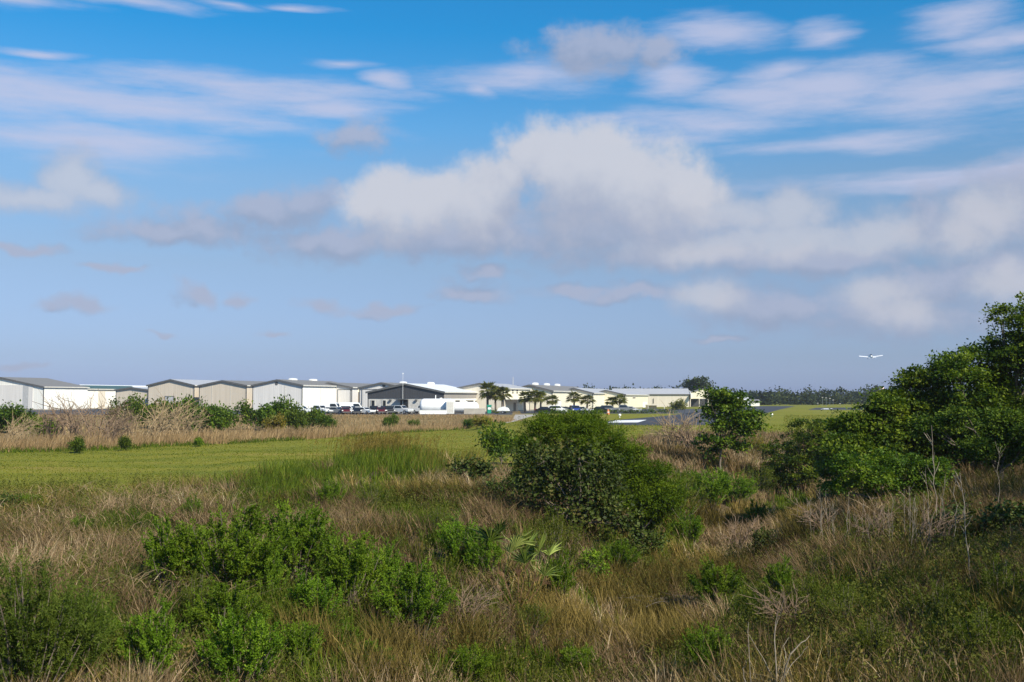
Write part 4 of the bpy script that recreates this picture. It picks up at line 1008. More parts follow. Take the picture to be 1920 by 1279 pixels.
# ---- trees built to their own outline (column, row, radius) around a base
def lobes_px(base, lst, depth=.8, seed=1):
    rng = np.random.default_rng(seed); x, y, z = base; s = y/F; out = []
    for l in lst:
        px, py, rx, ry = l[:4]; dy = (l[4] if len(l) > 4 else rng.uniform(-1, 1)*depth*rx*s)
        X_, _, Z_ = at(px, py, y+dy)
        out.append((X_-x, dy, Z_-z, rx*s, max(rx*s*.85, .3), ry*s))
    return out
def tree(name, label, cat, bpx, bpy_, lst, leaf, ncl, nlf, L, asp, cr, seed, r0=.09, fork=.25, group=None, D=None, depth=.8, inner=.5, up=.45, flat=.6, barkmat='bark', jit=.17):
    if D: x, y, _ = at(bpx, bpy_, D); z = float(H(x, y)); base = (x, y, z)
    else: base = ground(bpx, bpy_)
    lb = lobes_px(base, lst, depth, seed)
    mb, lm = make_tree(lb, ncl, nlf, L, asp, cr, seed, r0, fork, (0, 0), up, inner, flat, jit)
    t = thing(name, label, cat, base, 0, group)
    mb.build('crown' if 'tree' in name else 'foliage', M[leaf], t); lm.build('trunk' if 'tree' in name else 'stems', M[barkmat], t)
    return t
# the big bush in the middle: dark round-leaved bush in front, feathery one behind and to its right
tree('broadleaf_bush', 'big dark round-leaved bush in the middle of the slope, pale leaf backs showing', 'bush', 1085, 1010,
     [(1050, 890, 60, 44), (1115, 895, 56, 44), (1085, 935, 72, 46), (1020, 865, 36, 28), (1090, 972, 66, 30), (1150, 950, 42, 36), (1000, 905, 36, 30), (1085, 860, 50, 30), (985, 860, 22, 26), (1160, 975, 30, 20), (1030, 935, 40, 26)],
     'broad', 320, 24, .115, .42, .25, 21, .07, .15, None, None, .6, .45, .35, .9, 'bark', .24)
tree('feathery_bush', 'fine-leaved feathery green bush forming the domed top behind the dark round-leaved bush', 'bush', 1075, 985,
     [(1060, 818, 78, 36), (1105, 835, 74, 42), (1000, 835, 34, 38), (1040, 800, 52, 20), (1135, 860, 44, 50), (1075, 885, 84, 40), (1100, 796, 46, 18), (985, 880, 24, 30), (1012, 800, 16, 12), (1075, 781, 18, 9), (1132, 802, 16, 14), (1152, 826, 18, 14), (982, 845, 16, 16)],
     'feather', 620, 80, .11, .13, .20, 22, .06, .2, None, 41, .5, .3, .5, .7, 'bark', .34)
tree('feathery_bush', 'fine-leaved feathery green bush sloping down the right side of the big dark bush', 'bush', 1205, 985,
     [(1180, 880, 38, 36), (1215, 905, 44, 40), (1200, 940, 52, 36), (1245, 940, 36, 34), (1165, 850, 28, 28), (1225, 965, 42, 28), (1190, 852, 18, 14), (1232, 880, 18, 14), (1268, 925, 16, 16)],
     'feather', 400, 76, .11, .13, .19, 23, .05, .2, None, 40, .5, .3, .5, .7, 'bark', .34)
tree('slender_tree', 'slender dark green tree standing alone left of the runway with an open crown', 'tree', 1352, 893,
     [(1345, 740, 30, 11), (1388, 748, 22, 11), (1368, 762, 36, 13), (1405, 780, 28, 11), (1338, 778, 18, 10), (1376, 796, 34, 13), (1318, 826, 17, 12), (1395, 812, 20, 9), (1330, 848, 20, 9), (1385, 838, 20, 9), (1362, 822, 16, 9), (1322, 768, 9, 7), (1425, 778, 10, 7), (1352, 800, 20, 12), (1352, 760, 28, 13), (1398, 797, 26, 12), (1348, 832, 22, 10), (1412, 800, 20, 9), (1378, 780, 30, 12)],
     'tree', 340, 24, .17, .40, .34, 24, .08, .33, None, None, .7, .2, .6, .5)
GT = 'trees along the right bank'
R_ = [('low bushy tree at the left end of the right hand trees, dark hollow beneath', 1495, 928, [(1465, 855, 38, 34), (1525, 838, 44, 36), (1500, 800, 20, 22), (1555, 875, 42, 36), (1450, 890, 28, 22), (1500, 880, 44, 34), (1540, 800, 26, 18), (1560, 835, 46, 44), (1530, 905, 50, 26), (1465, 905, 34, 22)], 'tree', 360, 28, .15, .36, .36, 31, None, .09),
      ('bushy mid-height tree rising just right of the low left one', 1615, 938, [(1590, 850, 52, 42), (1640, 812, 50, 44), (1600, 800, 34, 26), (1655, 765, 28, 26), (1572, 805, 26, 16), (1640, 870, 55, 40), (1625, 835, 60, 50), (1580, 890, 44, 34), (1672, 810, 44, 40)], 'tree', 420, 28, .15, .36, .38, 32, 45, .11),
      ('taller tree in the middle of the right hand trees with a stepped sloping top', 1730, 948, [(1690, 782, 52, 46), (1735, 735, 46, 40), (1720, 850, 66, 56), (1668, 752, 30, 24), (1765, 790, 56, 50), (1705, 710, 24, 20), (1770, 705, 30, 24), (1690, 850, 45, 45)], 'tree', 420, 28, .15, .36, .40, 33, 46, .14),
      ('tall tree with ragged crown left of the tallest one at the right edge', 1825, 950, [(1800, 715, 50, 44), (1850, 690, 46, 42), (1820, 800, 76, 60), (1775, 682, 26, 22), (1860, 765, 56, 56), (1815, 668, 22, 18), (1790, 850, 60, 50), (1850, 850, 50, 50), (1820, 908, 56, 34), (1762, 912, 44, 28)], 'tree', 460, 28, .15, .36, .42, 34, 46, .15),
      ('tallest tree cut by the right picture edge, two upright tufts at its top', 1905, 952, [(1878, 606, 24, 34), (1913, 602, 24, 32), (1890, 655, 36, 36), (1905, 720, 52, 54), (1945, 660, 56, 60), (1900, 810, 56, 56), (1950, 780, 60, 60), (1915, 860, 50, 45), (1870, 650, 20, 22), (1900, 905, 60, 40), (1950, 890, 60, 50), (1905, 690, 56, 46), (1870, 760, 50, 50), (1855, 725, 34, 34), (1935, 628, 40, 36)], 'tree', 480, 28, .15, .36, .38, 35, 46, .16),
      ('lighter green low shrubby tree in front of the dark trunks, above the bare stems', 1660, 965, [(1600, 882, 34, 28), (1640, 900, 38, 26), (1690, 885, 44, 34), (1740, 905, 36, 22), (1665, 935, 40, 18), (1722, 930, 28, 15), (1572, 915, 22, 15), (1650, 868, 26, 18), (1760, 880, 26, 18)], 'tree', 230, 28, .11, .34, .3, 36, None, .06),
      ('yellow green spreading tree in front at the right edge', 1880, 985, [(1850, 810, 40, 22), (1895, 795, 36, 24), (1830, 840, 34, 18), (1880, 850, 44, 24), (1925, 820, 40, 30), (1800, 780, 26, 16), (1740, 800, 30, 18)], 'shrubfar', 230, 26, .12, .34, .32, 37, 39, .08),
      ('dark tree beyond the right picture edge behind the tallest tree', 2030, 955, [(2010, 640, 70, 80), (2060, 760, 90, 90), (1980, 760, 60, 80), (2040, 860, 80, 70)], 'tree', 420, 26, .16, .36, .45, 38, 48, .2)]
for lab, bx_, by_, ls, lf, ncl, nlf, L, asp, cr, sd_, Dd, r0 in R_:
    tree('leafy_tree', lab, 'tree', bx_, by_, ls, lf, int(ncl*1.5), int(nlf*1.9), L*.80, asp, cr*.74, sd_, r0, .28, GT, Dd, .9, .5, .6, .45)
# unseen trees added right of the view to shade the near right corner
for i, (x, y, h_, lab) in enumerate(((12.6, 14.5, 6.6, 'nearest added shade tree outside the right edge, level with the lower picture edge'), (16.5, 20.5, 7.4, 'second added shade tree outside the right edge counted from the camera'),
        (20, 27, 8.0, 'third added shade tree outside the right edge counted from the camera'), (24, 33.5, 8.5, 'fourth added shade tree outside the right edge counted from the camera'), (20.0, 34.0, 7.5, 'added shade tree outside the right edge nearest to the yellow green spreading tree'), (24.0, 40.0, 9.0, 'added shade tree outside the right edge beside the tallest tree'))):
    s = h_/7; rg = np.random.default_rng(60+i)
    lob = [(rg.uniform(-1.5, 1.5)*s, rg.uniform(-1.8, 1.8)*s, rg.uniform(2.4, 6)*s, rg.uniform(1.0, 1.5)*s, rg.uniform(1.1, 1.6)*s, rg.uniform(.9, 1.3)*s) for _ in range(9)]
    mb, lm = make_tree(lob, 115, 14, .2, .4, .5, 70+i, .14, .3)
    t = thing('leafy_tree', lab, 'tree', (x, y, float(H(x, y))), 0, GT)
    mb.build('crown', M['tree'], t); lm.build('trunk', M['bark'], t)

# ---- far trees and palms
tree('oak_tree', 'large round-topped tree rising above the far hangar roof', 'tree', 1306, 764, [(1298, 722, 16, 11), (1312, 716, 14, 9), (1322, 728, 14, 9), (1305, 736, 22, 11), (1288, 728, 9, 9), (1328, 740, 12, 9)], 'farleaf', 200, 20, .75, .4, 1.2, 80, .4, .3, None, 450, .8, .4)
tree('bushy_palm', 'dark bushy round plant in front of the far hangar wall', 'bush', 1272, 769.5, [(1264, 760, 9, 6), (1275, 757, 10, 6), (1282, 761, 7, 5), (1270, 764, 12, 5)], 'palm', 90, 16, .5, .2, .5, 81, .12, .3, None, 300, .8, .3)
def frond(mb, pt, d, L_, R, nseg, rng, var, spread=2.3, droop=.25, side=None):
    d = unit(d); side = unit(np.cross(d, np.array([0, 0, 1.0]))) if side is None else side; upv = np.cross(side, d)
    hub = pt+d*L_-np.array([0, 0, droop*L_*.5])
    a = np.linspace(-spread/2*1.25, spread/2*1.25, nseg)+rng.normal(size=nseg)*.02
    dirs = np.cos(a)[:, None]*d+np.sin(a)[:, None]*side+(upv*.18*np.abs(np.sin(a))[:, None])
    ln = R*(1-.28*(np.abs(a)/1.5)**2)*(1+.09*rng.normal(size=nseg))
    w = R*spread*1.25/nseg*.22
    P = np.repeat(hub[None], nseg, 0); fold = np.where(np.arange(nseg) % 2 == 0, 1, -1)[:, None]*.9
    pn = unit(np.cross(dirs, upv))
    m = P+dirs*(ln*.42)[:, None]; t = P+dirs*ln[:, None]-np.array([0, 0, 1.0])*(ln*droop*(.6+.8*rng.random(nseg)))[:, None]
    v = np.stack([P, m+pn*w+upv*w*fold, t, m-pn*w-upv*w*fold], 1).reshape(-1, 3)
    mb.add(v, (np.arange(nseg)*4)[:, None]+np.arange(4)[None], np.clip(np.repeat(var+.14*rng.normal(size=nseg), 4), 0, 1))  # random tone per segment stands in for shading of the folds
    return hub
def palm_proto(seed, ht=4.3, nf=54):
    rng = np.random.default_rng(seed); mb = MB(); tr = MB(); dd = MB()
    tr.tube(wander((0, 0, -.1), (rng.uniform(-.15, .15), 0, ht), 7, .012, rng), np.linspace(.24, .19, 7), 9)
    top = np.array([0, 0, ht])
    for i in range(nf):
        th = rng.uniform(0, 2*pi); e = rng.uniform(-.75, 1.35)
        d = np.array([cos(th)*cos(e), sin(th)*cos(e), sin(e)])
        frond(mb, top+rng.normal(size=3)*.06, d, rng.uniform(.8, 1.25), rng.uniform(.95, 1.3), 13, rng, .5+.2*rng.normal(), 2.6, rng.uniform(.15, .5))
    for i in range(12):
        th = rng.uniform(0, 2*pi); e = rng.uniform(-1.4, -.9)
        frond(dd, top-np.array([0, 0, .1]), np.array([cos(th)*cos(e), sin(th)*cos(e), sin(e)]), .7, .6, 9, rng, .5+.2*rng.normal(), 1.6, .4)
    return Proto('cabbage_palm', [('trunk', tr.mesh('palm_trunk', True), 'bark', []), ('crown', mb.mesh('palm_crown'), 'palm', []), ('dead_fronds', dd.mesh('dead_fronds'), 'deadfrond', [])])
PP_ = [palm_proto(201), palm_proto(202, 4.3, 46), palm_proto(203, 4.3, 60)]
for i, (px, D, top, sc, lab) in enumerate([
    (915, 244, 711, 1.12, 'tallest fan palm, leftmost of the three beside the fuel tank enclosure'),
    (929, 247, 720, .95, 'middle palm of the three beside the fuel tank enclosure'),
    (942, 242, 721, 1.0, 'right palm of the three beside the fuel tank enclosure'),
    (985, 250, 730, .95, 'leftmost palm of the cluster before the small square windows'),
    (1003, 249, 727, 1.05, 'tall palm in the middle of the cluster by the long cream building'),
    (1014, 253, 730, .95, 'palm just right of the tall one in the middle cluster'),
    (1036, 252, 738, .8, 'short palm at the right end of the middle cluster'),
    (1076, 258, 731, 1.0, 'palm above the blue suv in the car park'),
    (1101, 257, 738, .92, 'lower palm right of the one above the blue suv'),
    (1148, 262, 742, .9, 'lower left palm of the pair at the right of the car park'),
    (1162, 262, 737, .95, 'upper right palm of the pair at the right of the car park')]):
    ax, _ = ray(px, 745); z1 = zof(top, D)-BZ
    sz_ = z1/(4.3+1.95)
    PP_[i % 3].place(lab, 'palm tree', (ax*D, D, BZ), random.uniform(0, 6.28), 'fan palms along the car park', (sc*1.08, sc*1.08, sz_))
def hedge(label, px0, px1, D, h_, w, leaf='shrubfar', seed=3, gap=.0):
    a, _ = ray(px0, 745); b_, _ = ray(px1, 745); L_ = (b_-a)*D; rng = np.random.default_rng(seed)
    n = int(L_/1.2)+2; lob = [(x, rng.uniform(-.2, .2), h_*.5, .9, w, h_*.5*rng.uniform(.6, 1.1)) for x in np.linspace(0, L_, n)]
    mb = MB(); c = crown(mb, lob, n*9, 18, .2, .4, .3, rng, .5, .7, .3)
    st = MB()
    for x in np.linspace(0, L_, n): st.tube([(x, 0, -.05), (x, 0, h_*.6)], [.04, .02], 4)
    t = thing('hedge', label, 'hedge', (a*D, D, BZ)); mb.build('foliage', M[leaf], t); st.build('stems', M['bark'], t)
hedge('low clipped hedge along the front of the palm lined car park', 1016, 1120, 232, .75, .6)
hedge('low hedge along the right half of the car park below the last palms', 1122, 1260, 240, .7, .6, seed=4)
hedge('short dark hedge at the foot of the three tall palms', 926, 944, 240, .7, .6, seed=5)
# the far wood behind the airfield
rw = np.random.default_rng(300); lob = []
for px in np.arange(-900, 3000, 7.0):
    D = rw.uniform(500, 620); a, _ = ray(px, 745)
    tp = np.interp(px, [-900, 0, 900, 1090, 1100, 1240, 1330, 1420, 1560, 1640, 3000], [738, 737, 736, 733, 729, 731, 731, 736, 733, 730, 728])+rw.normal()*2.2
    zt = zof(tp, D); r = rw.uniform(2.6, 4.5)
    for k in range(3): lob.append((a*D+rw.normal()*2.5, D+rw.normal()*3, max(1.5, zt-r*(.9+.9*k)), r*rw.uniform(.8, 1.3), r, r*rw.uniform(.8, 1.1)))
mb = MB(); crown(mb, lob, 15000, 12, 1.1, .42, 1.5, rw, .5, .7, .5)
o = mb.build('distant_wood', M['farleaf']); tag(o, 'dark green band of woodland along the far side of the airfield', 'woodland', None, 'stuff')

# ---- shrubs along the far edge of the mown strip
GF = 'shrubs along the far edge of the mown strip'
for i, (px, py, h_, w, mt, lab) in enumerate([
    (22, 812, 52, 1.0, None, 'dark green shrub at the left edge in front of the largest hangar'),
    (52, 812, 42, .9, None, 'green shrub with an upright tuft just right of the leftmost field shrub'),
    (80, 825, 42, .8, 'bacc', 'bright lime green shrub beside the leaning dead brush at left'),
    (240, 806, 55, .8, None, 'green shrub behind bleached dead branches, below the low beige gable'),
    (285, 804, 58, .9, None, 'green shrub below the window of the beige hangar'),
    (335, 806, 54, .8, None, 'green shrub half covered by bare pale branches'),
    (372, 812, 62, .8, None, 'tallest green shrub with dangling leaves before the gap between beige gables'),
    (415, 812, 48, .9, None, 'rounded green shrub at the right end of the left hand row'),
    (485, 806, 50, .9, None, 'dark shrub at the left end of the row before the pale grey hangar'),
    (520, 808, 58, .9, None, 'tall green shrub below the round vent of the pale grey hangar'),
    (516, 814, 36, .7, 'yellowtree', 'yellow brown shrub in front of the tall green one'),
    (553, 812, 44, .7, None, 'green shrub directly below the white suv'),
    (575, 808, 46, .7, None, 'shrub with an upright sprig right of the white suv'),
    (608, 810, 34, .9, None, 'low olive shrub at the right end of the row before the parked cars'),
    (732, 806, 28, .6, None, 'small solitary dark shrub on the tan bank below the charcoal office'),
    (775, 803, 16, 1.0, None, 'tiny low shrub on the tan bank below the larger tank'),
    (142, 850, 30, .8, None, 'small blue green shrub on the lawn edge below the dead brush'),
    (236, 845, 26, 1.0, None, 'small wide dark shrub on the lawn edge at left'),
    (372, 838, 18, .8, 'bacc', 'little bright green tuft shrub at the lawn edge'),
    (905, 802, 22, 1.1, 'yellowtree', 'yellow green shrub on the bank below the fuel pump'),
    (882, 803, 18, 1.0, None, 'low dull shrub on the bank below the concrete enclosure')]):
    put('field%d' % (i % 4), px, py, h_, lab, 'shrub', GF, w, None, {'shrubfar': mt} if mt else None)

# ---- dead brush and bare stems
def brush(seed, n=46, h=1.0, lean=(.6, 0), sub=4, r=.012, arch=.5):
    rng = np.random.default_rng(seed); mb = MB()
    for i in range(n):
        th = rng.uniform(0, 2*pi); k = rng.uniform(.1, .8)
        e = np.array([cos(th)*k+lean[0]*rng.uniform(.2, 1), sin(th)*k*.7+lean[1], rng.uniform(.45, 1.05)])*h
        b0 = np.array([rng.normal()*.18, rng.normal()*.15, -.03])*h
        pts = wander(b0, e, 7, .05, rng); t = np.linspace(0, 1, 7); pts[:, 2] += arch*h*.35*np.sin(t*pi)
        mb.tube(pts, np.linspace(r, r*.35, 7)*h, 4)
        for s in range(sub):
            u = rng.uniform(.35, .95); p = np.array([np.interp(u, t, pts[:, a]) for a in range(3)])
            d = unit(e-b0)*.6+unit(rng.normal(size=3))*.8
            mb.tube(wander(p, p+d*h*rng.uniform(.15, .35), 4, .06, rng), np.linspace(r*.45, r*.2, 4)*h, 3)
    return mb
BR = [Proto('dead_brush', [('branches', brush(400+i, 30, 1.0, [(.6, 0), (-.5, 0), (.1, 0)][i]).mesh('dead_branches'), 'deadwood', [])]) for i in range(3)]
def putb(i, px, py, hpx, lab, grp=None, mats=None, D=None, sx=1.0):
    if D: x, y, _ = at(px, py, D); z = float(H(x, y))
    else: x, y, z = ground(px, py)
    s = hpx*y/F; BR[i].place(lab, 'dead shrub', (x, y, z), random.uniform(-.5, .5), grp, (s*sx, s, s), mats)
GD = 'bleached dead brush along the far edge of the mown strip'
for i, px, py, h_, lab in [
    (0, 15, 838, 52, 'bleached dead brush leaning right at the left picture edge'),
    (2, 100, 828, 62, 'brown tangled dead brush below the bright white hangar wall'),
    (1, 150, 830, 78, 'tall dead brush with arching brown twigs before the low hangar'),
    (2, 190, 832, 74, 'tangled dead shrub in the middle of the left brush row'),
    (0, 205, 836, 55, 'lower leaning dead brush in front of the tangle'),
    (1, 252, 830, 58, 'pale dead brush swept to the left below the beige gable'),
    (0, 280, 832, 60, 'pale bleached dead brush with many curved stems'),
    (2, 312, 828, 72, 'tall pale dead branches crossing before the green shrubs'),
    (0, 335, 832, 58, 'bleached dead brush at the right end of the left brush row'),
    (2, 55, 842, 38, 'short dead brush at the lawn edge left of the small blue green shrub')]:
    putb(i, px, py, h_*1.12, lab, GD, {'deadwood': 'reddead'} if ('brown' in lab or 'tangle' in lab) else None)
putb(2, 1265, 850, 80, 'bare tan twiggy shrub left of the slender tree', None, {'deadwood': 'deadwood'})
putb(1, 1300, 852, 70, 'bare brown twiggy shrub directly left of the slender tree', None, {'deadwood': 'reddead'})
putb(1, 1545, 1010, 70, 'brown twiggy dead weed clump at the left end of the bare stems', None, {'deadwood': 'reddead'})
putb(2, 1640, 1030, 80, 'brown twiggy dead weed clump in the middle of the bare stems', None, {'deadwood': 'reddead'})
putb(0, 1735, 1040, 85, 'brown twiggy dead weed clump at the right of the bare stems', None, {'deadwood': 'reddead'})
putb(2, 1390, 1040, 70, 'grey brown dead brush on the right ditch bank', None, {'deadwood': 'reddead'})
putb(1, 1480, 1190, 90, 'grey brown dead brush behind the forked white branches', None, {'deadwood': 'reddead'})
putb(0, 860, 1180, 80, 'grey brown dead brush right of the near cluster', None, {'deadwood': 'reddead'})
putb(2, 1225, 838, 40, 'low brown dead shrub right of the big bush top', None, {'deadwood': 'reddead'})
def sapling(seed, h=1.0, nb=5, r=.0054, wob=.03):
    rng = np.random.default_rng(seed); mb = MB(); pts = wander((0, 0, -.1), (rng.uniform(-.14, .14), rng.uniform(-.1, .1), h), 9, wob, rng)
    mb.tube(pts, np.linspace(r, r*.4, 9), 5)
    for _ in range(nb):
        u = rng.uniform(.4, .95); p = np.array([np.interp(u, np.linspace(0, 1, 9), pts[:, a]) for a in range(3)]); th = rng.uniform(0, 6.28)
        d = np.array([cos(th)*.5, sin(th)*.5, .85])*rng.uniform(.05, .17)*h
        mb.tube(wander(p, p+d, 4, .08, rng), np.linspace(r*.5, r*.25, 4), 4)
    return mb
SAP = [Proto('bare_sapling', [('stem', sapling(420+i, 1.0, 7+i % 4).mesh('bare_stem'), 'palebark', [])]) for i in range(5)]
rs = random.Random(5); order = ['first', 'second', 'third', 'fourth', 'fifth', 'sixth', 'seventh', 'eighth', 'ninth', 'tenth', 'eleventh', 'twelfth', 'thirteenth', 'fourteenth', 'fifteenth', 'sixteenth', 'seventeenth', 'eighteenth', 'nineteenth', 'twentieth', 'twenty-first', 'twenty-second', 'twenty-third', 'twenty-fourth', 'twenty-fifth', 'twenty-sixth', 'twenty-seventh', 'twenty-eighth', 'twenty-ninth', 'thirtieth', 'thirty-first', 'thirty-second']

stems = [(1488, 985, 50), (1510, 1015, 80), (1525, 1000, 60), (1553, 1020, 100), (1570, 1045, 105), (1593, 1035, 90), (1636, 1050, 85), (1648, 1020, 70), (1671, 1050, 95), (1697, 1015, 90), (1709, 1060, 120), (1725, 1045, 110), (1738, 1020, 95), (1775, 1020, 120), (1805, 1030, 110), (1500, 1000, 65), (1518, 1030, 95), (1532, 1045, 110), (1545, 1040, 120), (1560, 1030, 85), (1580, 1050, 125), (1607, 1020, 75), (1622, 1040, 95), (1660, 1030, 75), (1678, 1040, 105), (1690, 1035, 118), (1703, 1042, 130), (1715, 1030, 95), (1748, 1040, 155), (1762, 1030, 100), (1790, 1040, 150), (1830, 1115, 225)]
stems = sorted(stems)
for i, (px, py, h_) in enumerate(stems):
    x, y, z = ground(px, py); s = h_*y/F
    SAP[i % 5].place('tallest bare grey stem, crooked, at the right of the bare stems' if i == len(stems)-1 else 'bare pale grey stem, %s from the left of the row below the right hand trees' % order[i], 'bare stem', (x, y, z), rs.uniform(0, 6.28), 'bare grey stems below the right hand trees', (s*1.0, s*1.0, s))
# extra thin trunks with leaf-less tops in front of the dark wood
for i, (px, py, h_, D, lab) in enumerate([(1757, 1000, 200, 38, 'thin leaning bare trunk in front of the dark right hand trees'), (1880, 990, 150, 38, 'thin bare trunk near the right edge under the dark crowns')]):
    x, y, z = ground(px, py); s = h_*y/F; SAP[2+i].place(lab, 'bare stem', (x, y, z), 1.0+i, None, s)
# forked white dead branch low at the bottom edge, fallen branch pile beside it
rng = np.random.default_rng(9); mb = MB(); x, y, z = ground(1450, 1345)
s = y/F
def L3(px, py, dy=0): a = at(px, py, y+dy); return (a[0]-x, dy, a[2]-z)
for pts, r in (([(1458, 1350), (1455, 1240), (1452, 1185), (1458, 1150)], .014), ([(1460, 1330), (1475, 1235), (1500, 1208), (1518, 1194)], .016), ([(1464, 1280), (1490, 1238), (1515, 1212)], .010), ([(1446, 1262), (1420, 1215), (1400, 1185)], .010), ([(1398, 1290), (1392, 1255), (1400, 1240)], .010), ([(1410, 1290), (1405, 1235), (1402, 1165)], .009), ([(1452, 1190), (1460, 1160), (1470, 1120)], .006), ([(1475, 1235), (1470, 1215), (1478, 1195)], .007)):
    P_ = np.array([L3(a, b, .15*math.sin(a)) for a, b in pts]); P_ = np.array([[np.interp(t, np.linspace(0, 1, len(P_)), P_[:, k]) for k in range(3)] for t in np.linspace(0, 1, 8)])+rng.normal(size=(8, 3))*.008
    mb.tube(P_, np.linspace(r, r*.35, 8), 5)
t = thing('dead_branch', 'forked bleached white dead branches standing at the bottom edge', 'dead branch', (x, y, z)); mb.build('branch', M['palebark'], t)
mb = MB(); x, y, z = ground(1270, 1150)
for i in range(44):
    th = rng.normal()*.35+(pi if rng.random() < .4 else 0); l = rng.uniform(.5, 1.7)
    p0 = np.array([rng.normal()*.8, rng.normal()*.35, rng.uniform(.02, .25)]); d = np.array([cos(th), sin(th)*.6, rng.uniform(-.12, .2)])
    pts = wander(p0-d*l/2, p0+d*l/2, 6, .05, rng); pts[:, 2] += .18*np.sin(np.linspace(0, pi, 6)); mb.tube(pts, np.linspace(.011, .004, 6), 4)
t = thing('branch_pile', 'pile of arching grey fallen branches lying across the ditch', 'dead branches', (x, y, z+.05)); mb.build('branches', M['greybark'], t)
mb = MB(); x, y, z = ground(1640, 1000)
for i in range(10): 
    p0 = np.array([rng.normal()*.2, rng.normal()*.2, .7+rng.normal()*.1]); d = rng.normal(size=3)*.25; mb.tube(wander(p0, p0+d, 4, .1, rng), [.012, .01, .008, .004], 4)
mb.tube([(0, 0, 0), (0, 0, .7)], [.012, .01], 4)
t = thing('dead_weed_head', 'pale curled dead weed head in the dark grass under the trees', 'dead weed', (x, y, z)); mb.build('stalks', M['deadwood'], t)

# ---- palmetto
def palmetto(name, label, px, py, D, fr, leaf, seed, R=.62):
    rng = np.random.default_rng(seed); x, y, _ = at(px, py, D); z = float(H(x, y)); t = thing(name, label, 'palm', (x, y, z))
    for (fx_, fy_, r, sp, v_) in fr:
        X_, _, Z_ = at(fx_, fy_, y+rng.uniform(-.3, .3)); hub = np.array([X_-x, rng.uniform(-.3, .3), Z_-z])
        mb = MB(); d = unit(hub*np.array([1.2, .3, .6])+np.array([0, -.25, .35]))
        st = hub-d*.02; frond(mb, hub-d*.02, d, .02, r*1.12, 19, rng, v_, sp*.92, rng.uniform(.1, .3), unit(np.cross(d, np.array([0, 1.0, 0]))+rng.normal(size=3)*.55))
        pt = wander((0, 0, .0), hub, 5, .02, rng); fo = mb.build('frond', M[leaf], t)
        pm = MB(); pm.tube(pt, np.linspace(.014, .008, 5), 5); pm.build('petiole', M[leaf], fo)
palmetto('palmetto', 'green palmetto with stiff fan fronds, two coloured pale as if in bright light', 940, 1075, 28,
         [(920, 1010, .62, 2.6, .35), (965, 1020, .60, 1.7, .95), (905, 1040, .5, 2.4, .35), (955, 1040, .5, 1.8, .85), (985, 1035, .55, 2.2, .45), (935, 1000, .5, 2.2, .3), (890, 1025, .45, 2.2, .3)], 'palmetto', 31)  # two fronds get a paler tone standing for bright light
palmetto('palmetto', 'yellowing palmetto with drooping fronds right of the green one', 1000, 1100, 27.5,
         [(1010, 1040, .5, 2.2, .6), (1030, 1045, .5, 2.0, .8), (985, 1060, .5, 2.2, .5), (1020, 1075, .45, 2.0, .6)], 'palmetto', 32)
palmetto('palmetto', 'brown dead palmetto fronds hanging below the yellowing palmetto', 970, 1125, 26.5,
         [(945, 1085, .32, 1.0, .5), (972, 1080, .34, .9, .4), (1000, 1088, .32, 1.0, .6), (928, 1095, .3, .9, .5), (985, 1070, .3, .8, .3), (1015, 1095, .3, .9, .4)], 'deadfrond', 33)

# ================================================================== grasses (nobody could count them)
def blades(mb, B, h, th, lean, w, var, rng, seg=3, tipdroop=.0):
    """curved tapering blades: base B, height h, lean direction th and amount"""
    n = len(B); dv = np.stack([np.cos(th), np.sin(th), 0*th], -1)
    ph = th+pi/2+rng.normal(size=n)*.9; sv = np.stack([np.cos(ph), np.sin(ph), 0*ph], -1)
    ts = np.linspace(0, 1, seg+1); rows = []
    for t in ts:
        c = B+dv*(h*lean*t**1.7)[:, None]+np.array([0, 0, 1.0])*(h*(t-(.30*np.minimum(lean, 1.4)**1.3)*t**2.2))[:, None]
        if t < 1:
            ww = (w*(1-.75*t**1.6))[:, None]; rows += [c-sv*ww, c+sv*ww]
        else: rows.append(c)
    v = np.stack(rows, 1); k = v.shape[1]
    o = (np.arange(n)*k)[:, None]
    fs = [np.concatenate([o+np.array([[2*i, 2*i+1, 2*i+3, 2*i+2]]) for i in range(seg-1)], 0), o+np.array([[2*seg-2, 2*seg-1, 2*seg]])]
    mb.add(v.reshape(-1, 3), fs, np.repeat(np.clip(var, 0, 1), k))
def proj(x, y, z):
    dz = z-CAMZ; f = y*cos(PITCH)+dz*sin(PITCH); u = -y*sin(PITCH)+dz*cos(PITCH)
    return 960+F*x/f, 639.5-F*u/f
def sample(n, d0, d1, p0, p1, rng, power=1.0):
    """ground points between distances d0..d1 and view columns p0..p1, density falling with distance"""
    e = 2-power
    D = (d0**e+(d1**e-d0**e)*rng.random(n))**(1/e); px = rng.uniform(p0, p1, n)
    x = (px-960)/F*D; return x, D, H(x, D)
def ell(px, py, lst):
    m = np.zeros(len(px))
    for cx, cy, rx, ry in lst: m = np.maximum(m, 1-np.hypot((px-cx)/rx, (py-cy)/ry))
    return m
GOLD = [(1050, 1200, 130, 85), (1290, 1085, 150, 45), (740, 1265, 90, 60), (1340, 985, 110, 45), (1180, 1130, 120, 60), (1000, 1130, 80, 60), (1500, 1000, 60, 40), (1240, 1200, 120, 70), (870, 1230, 80, 60)]
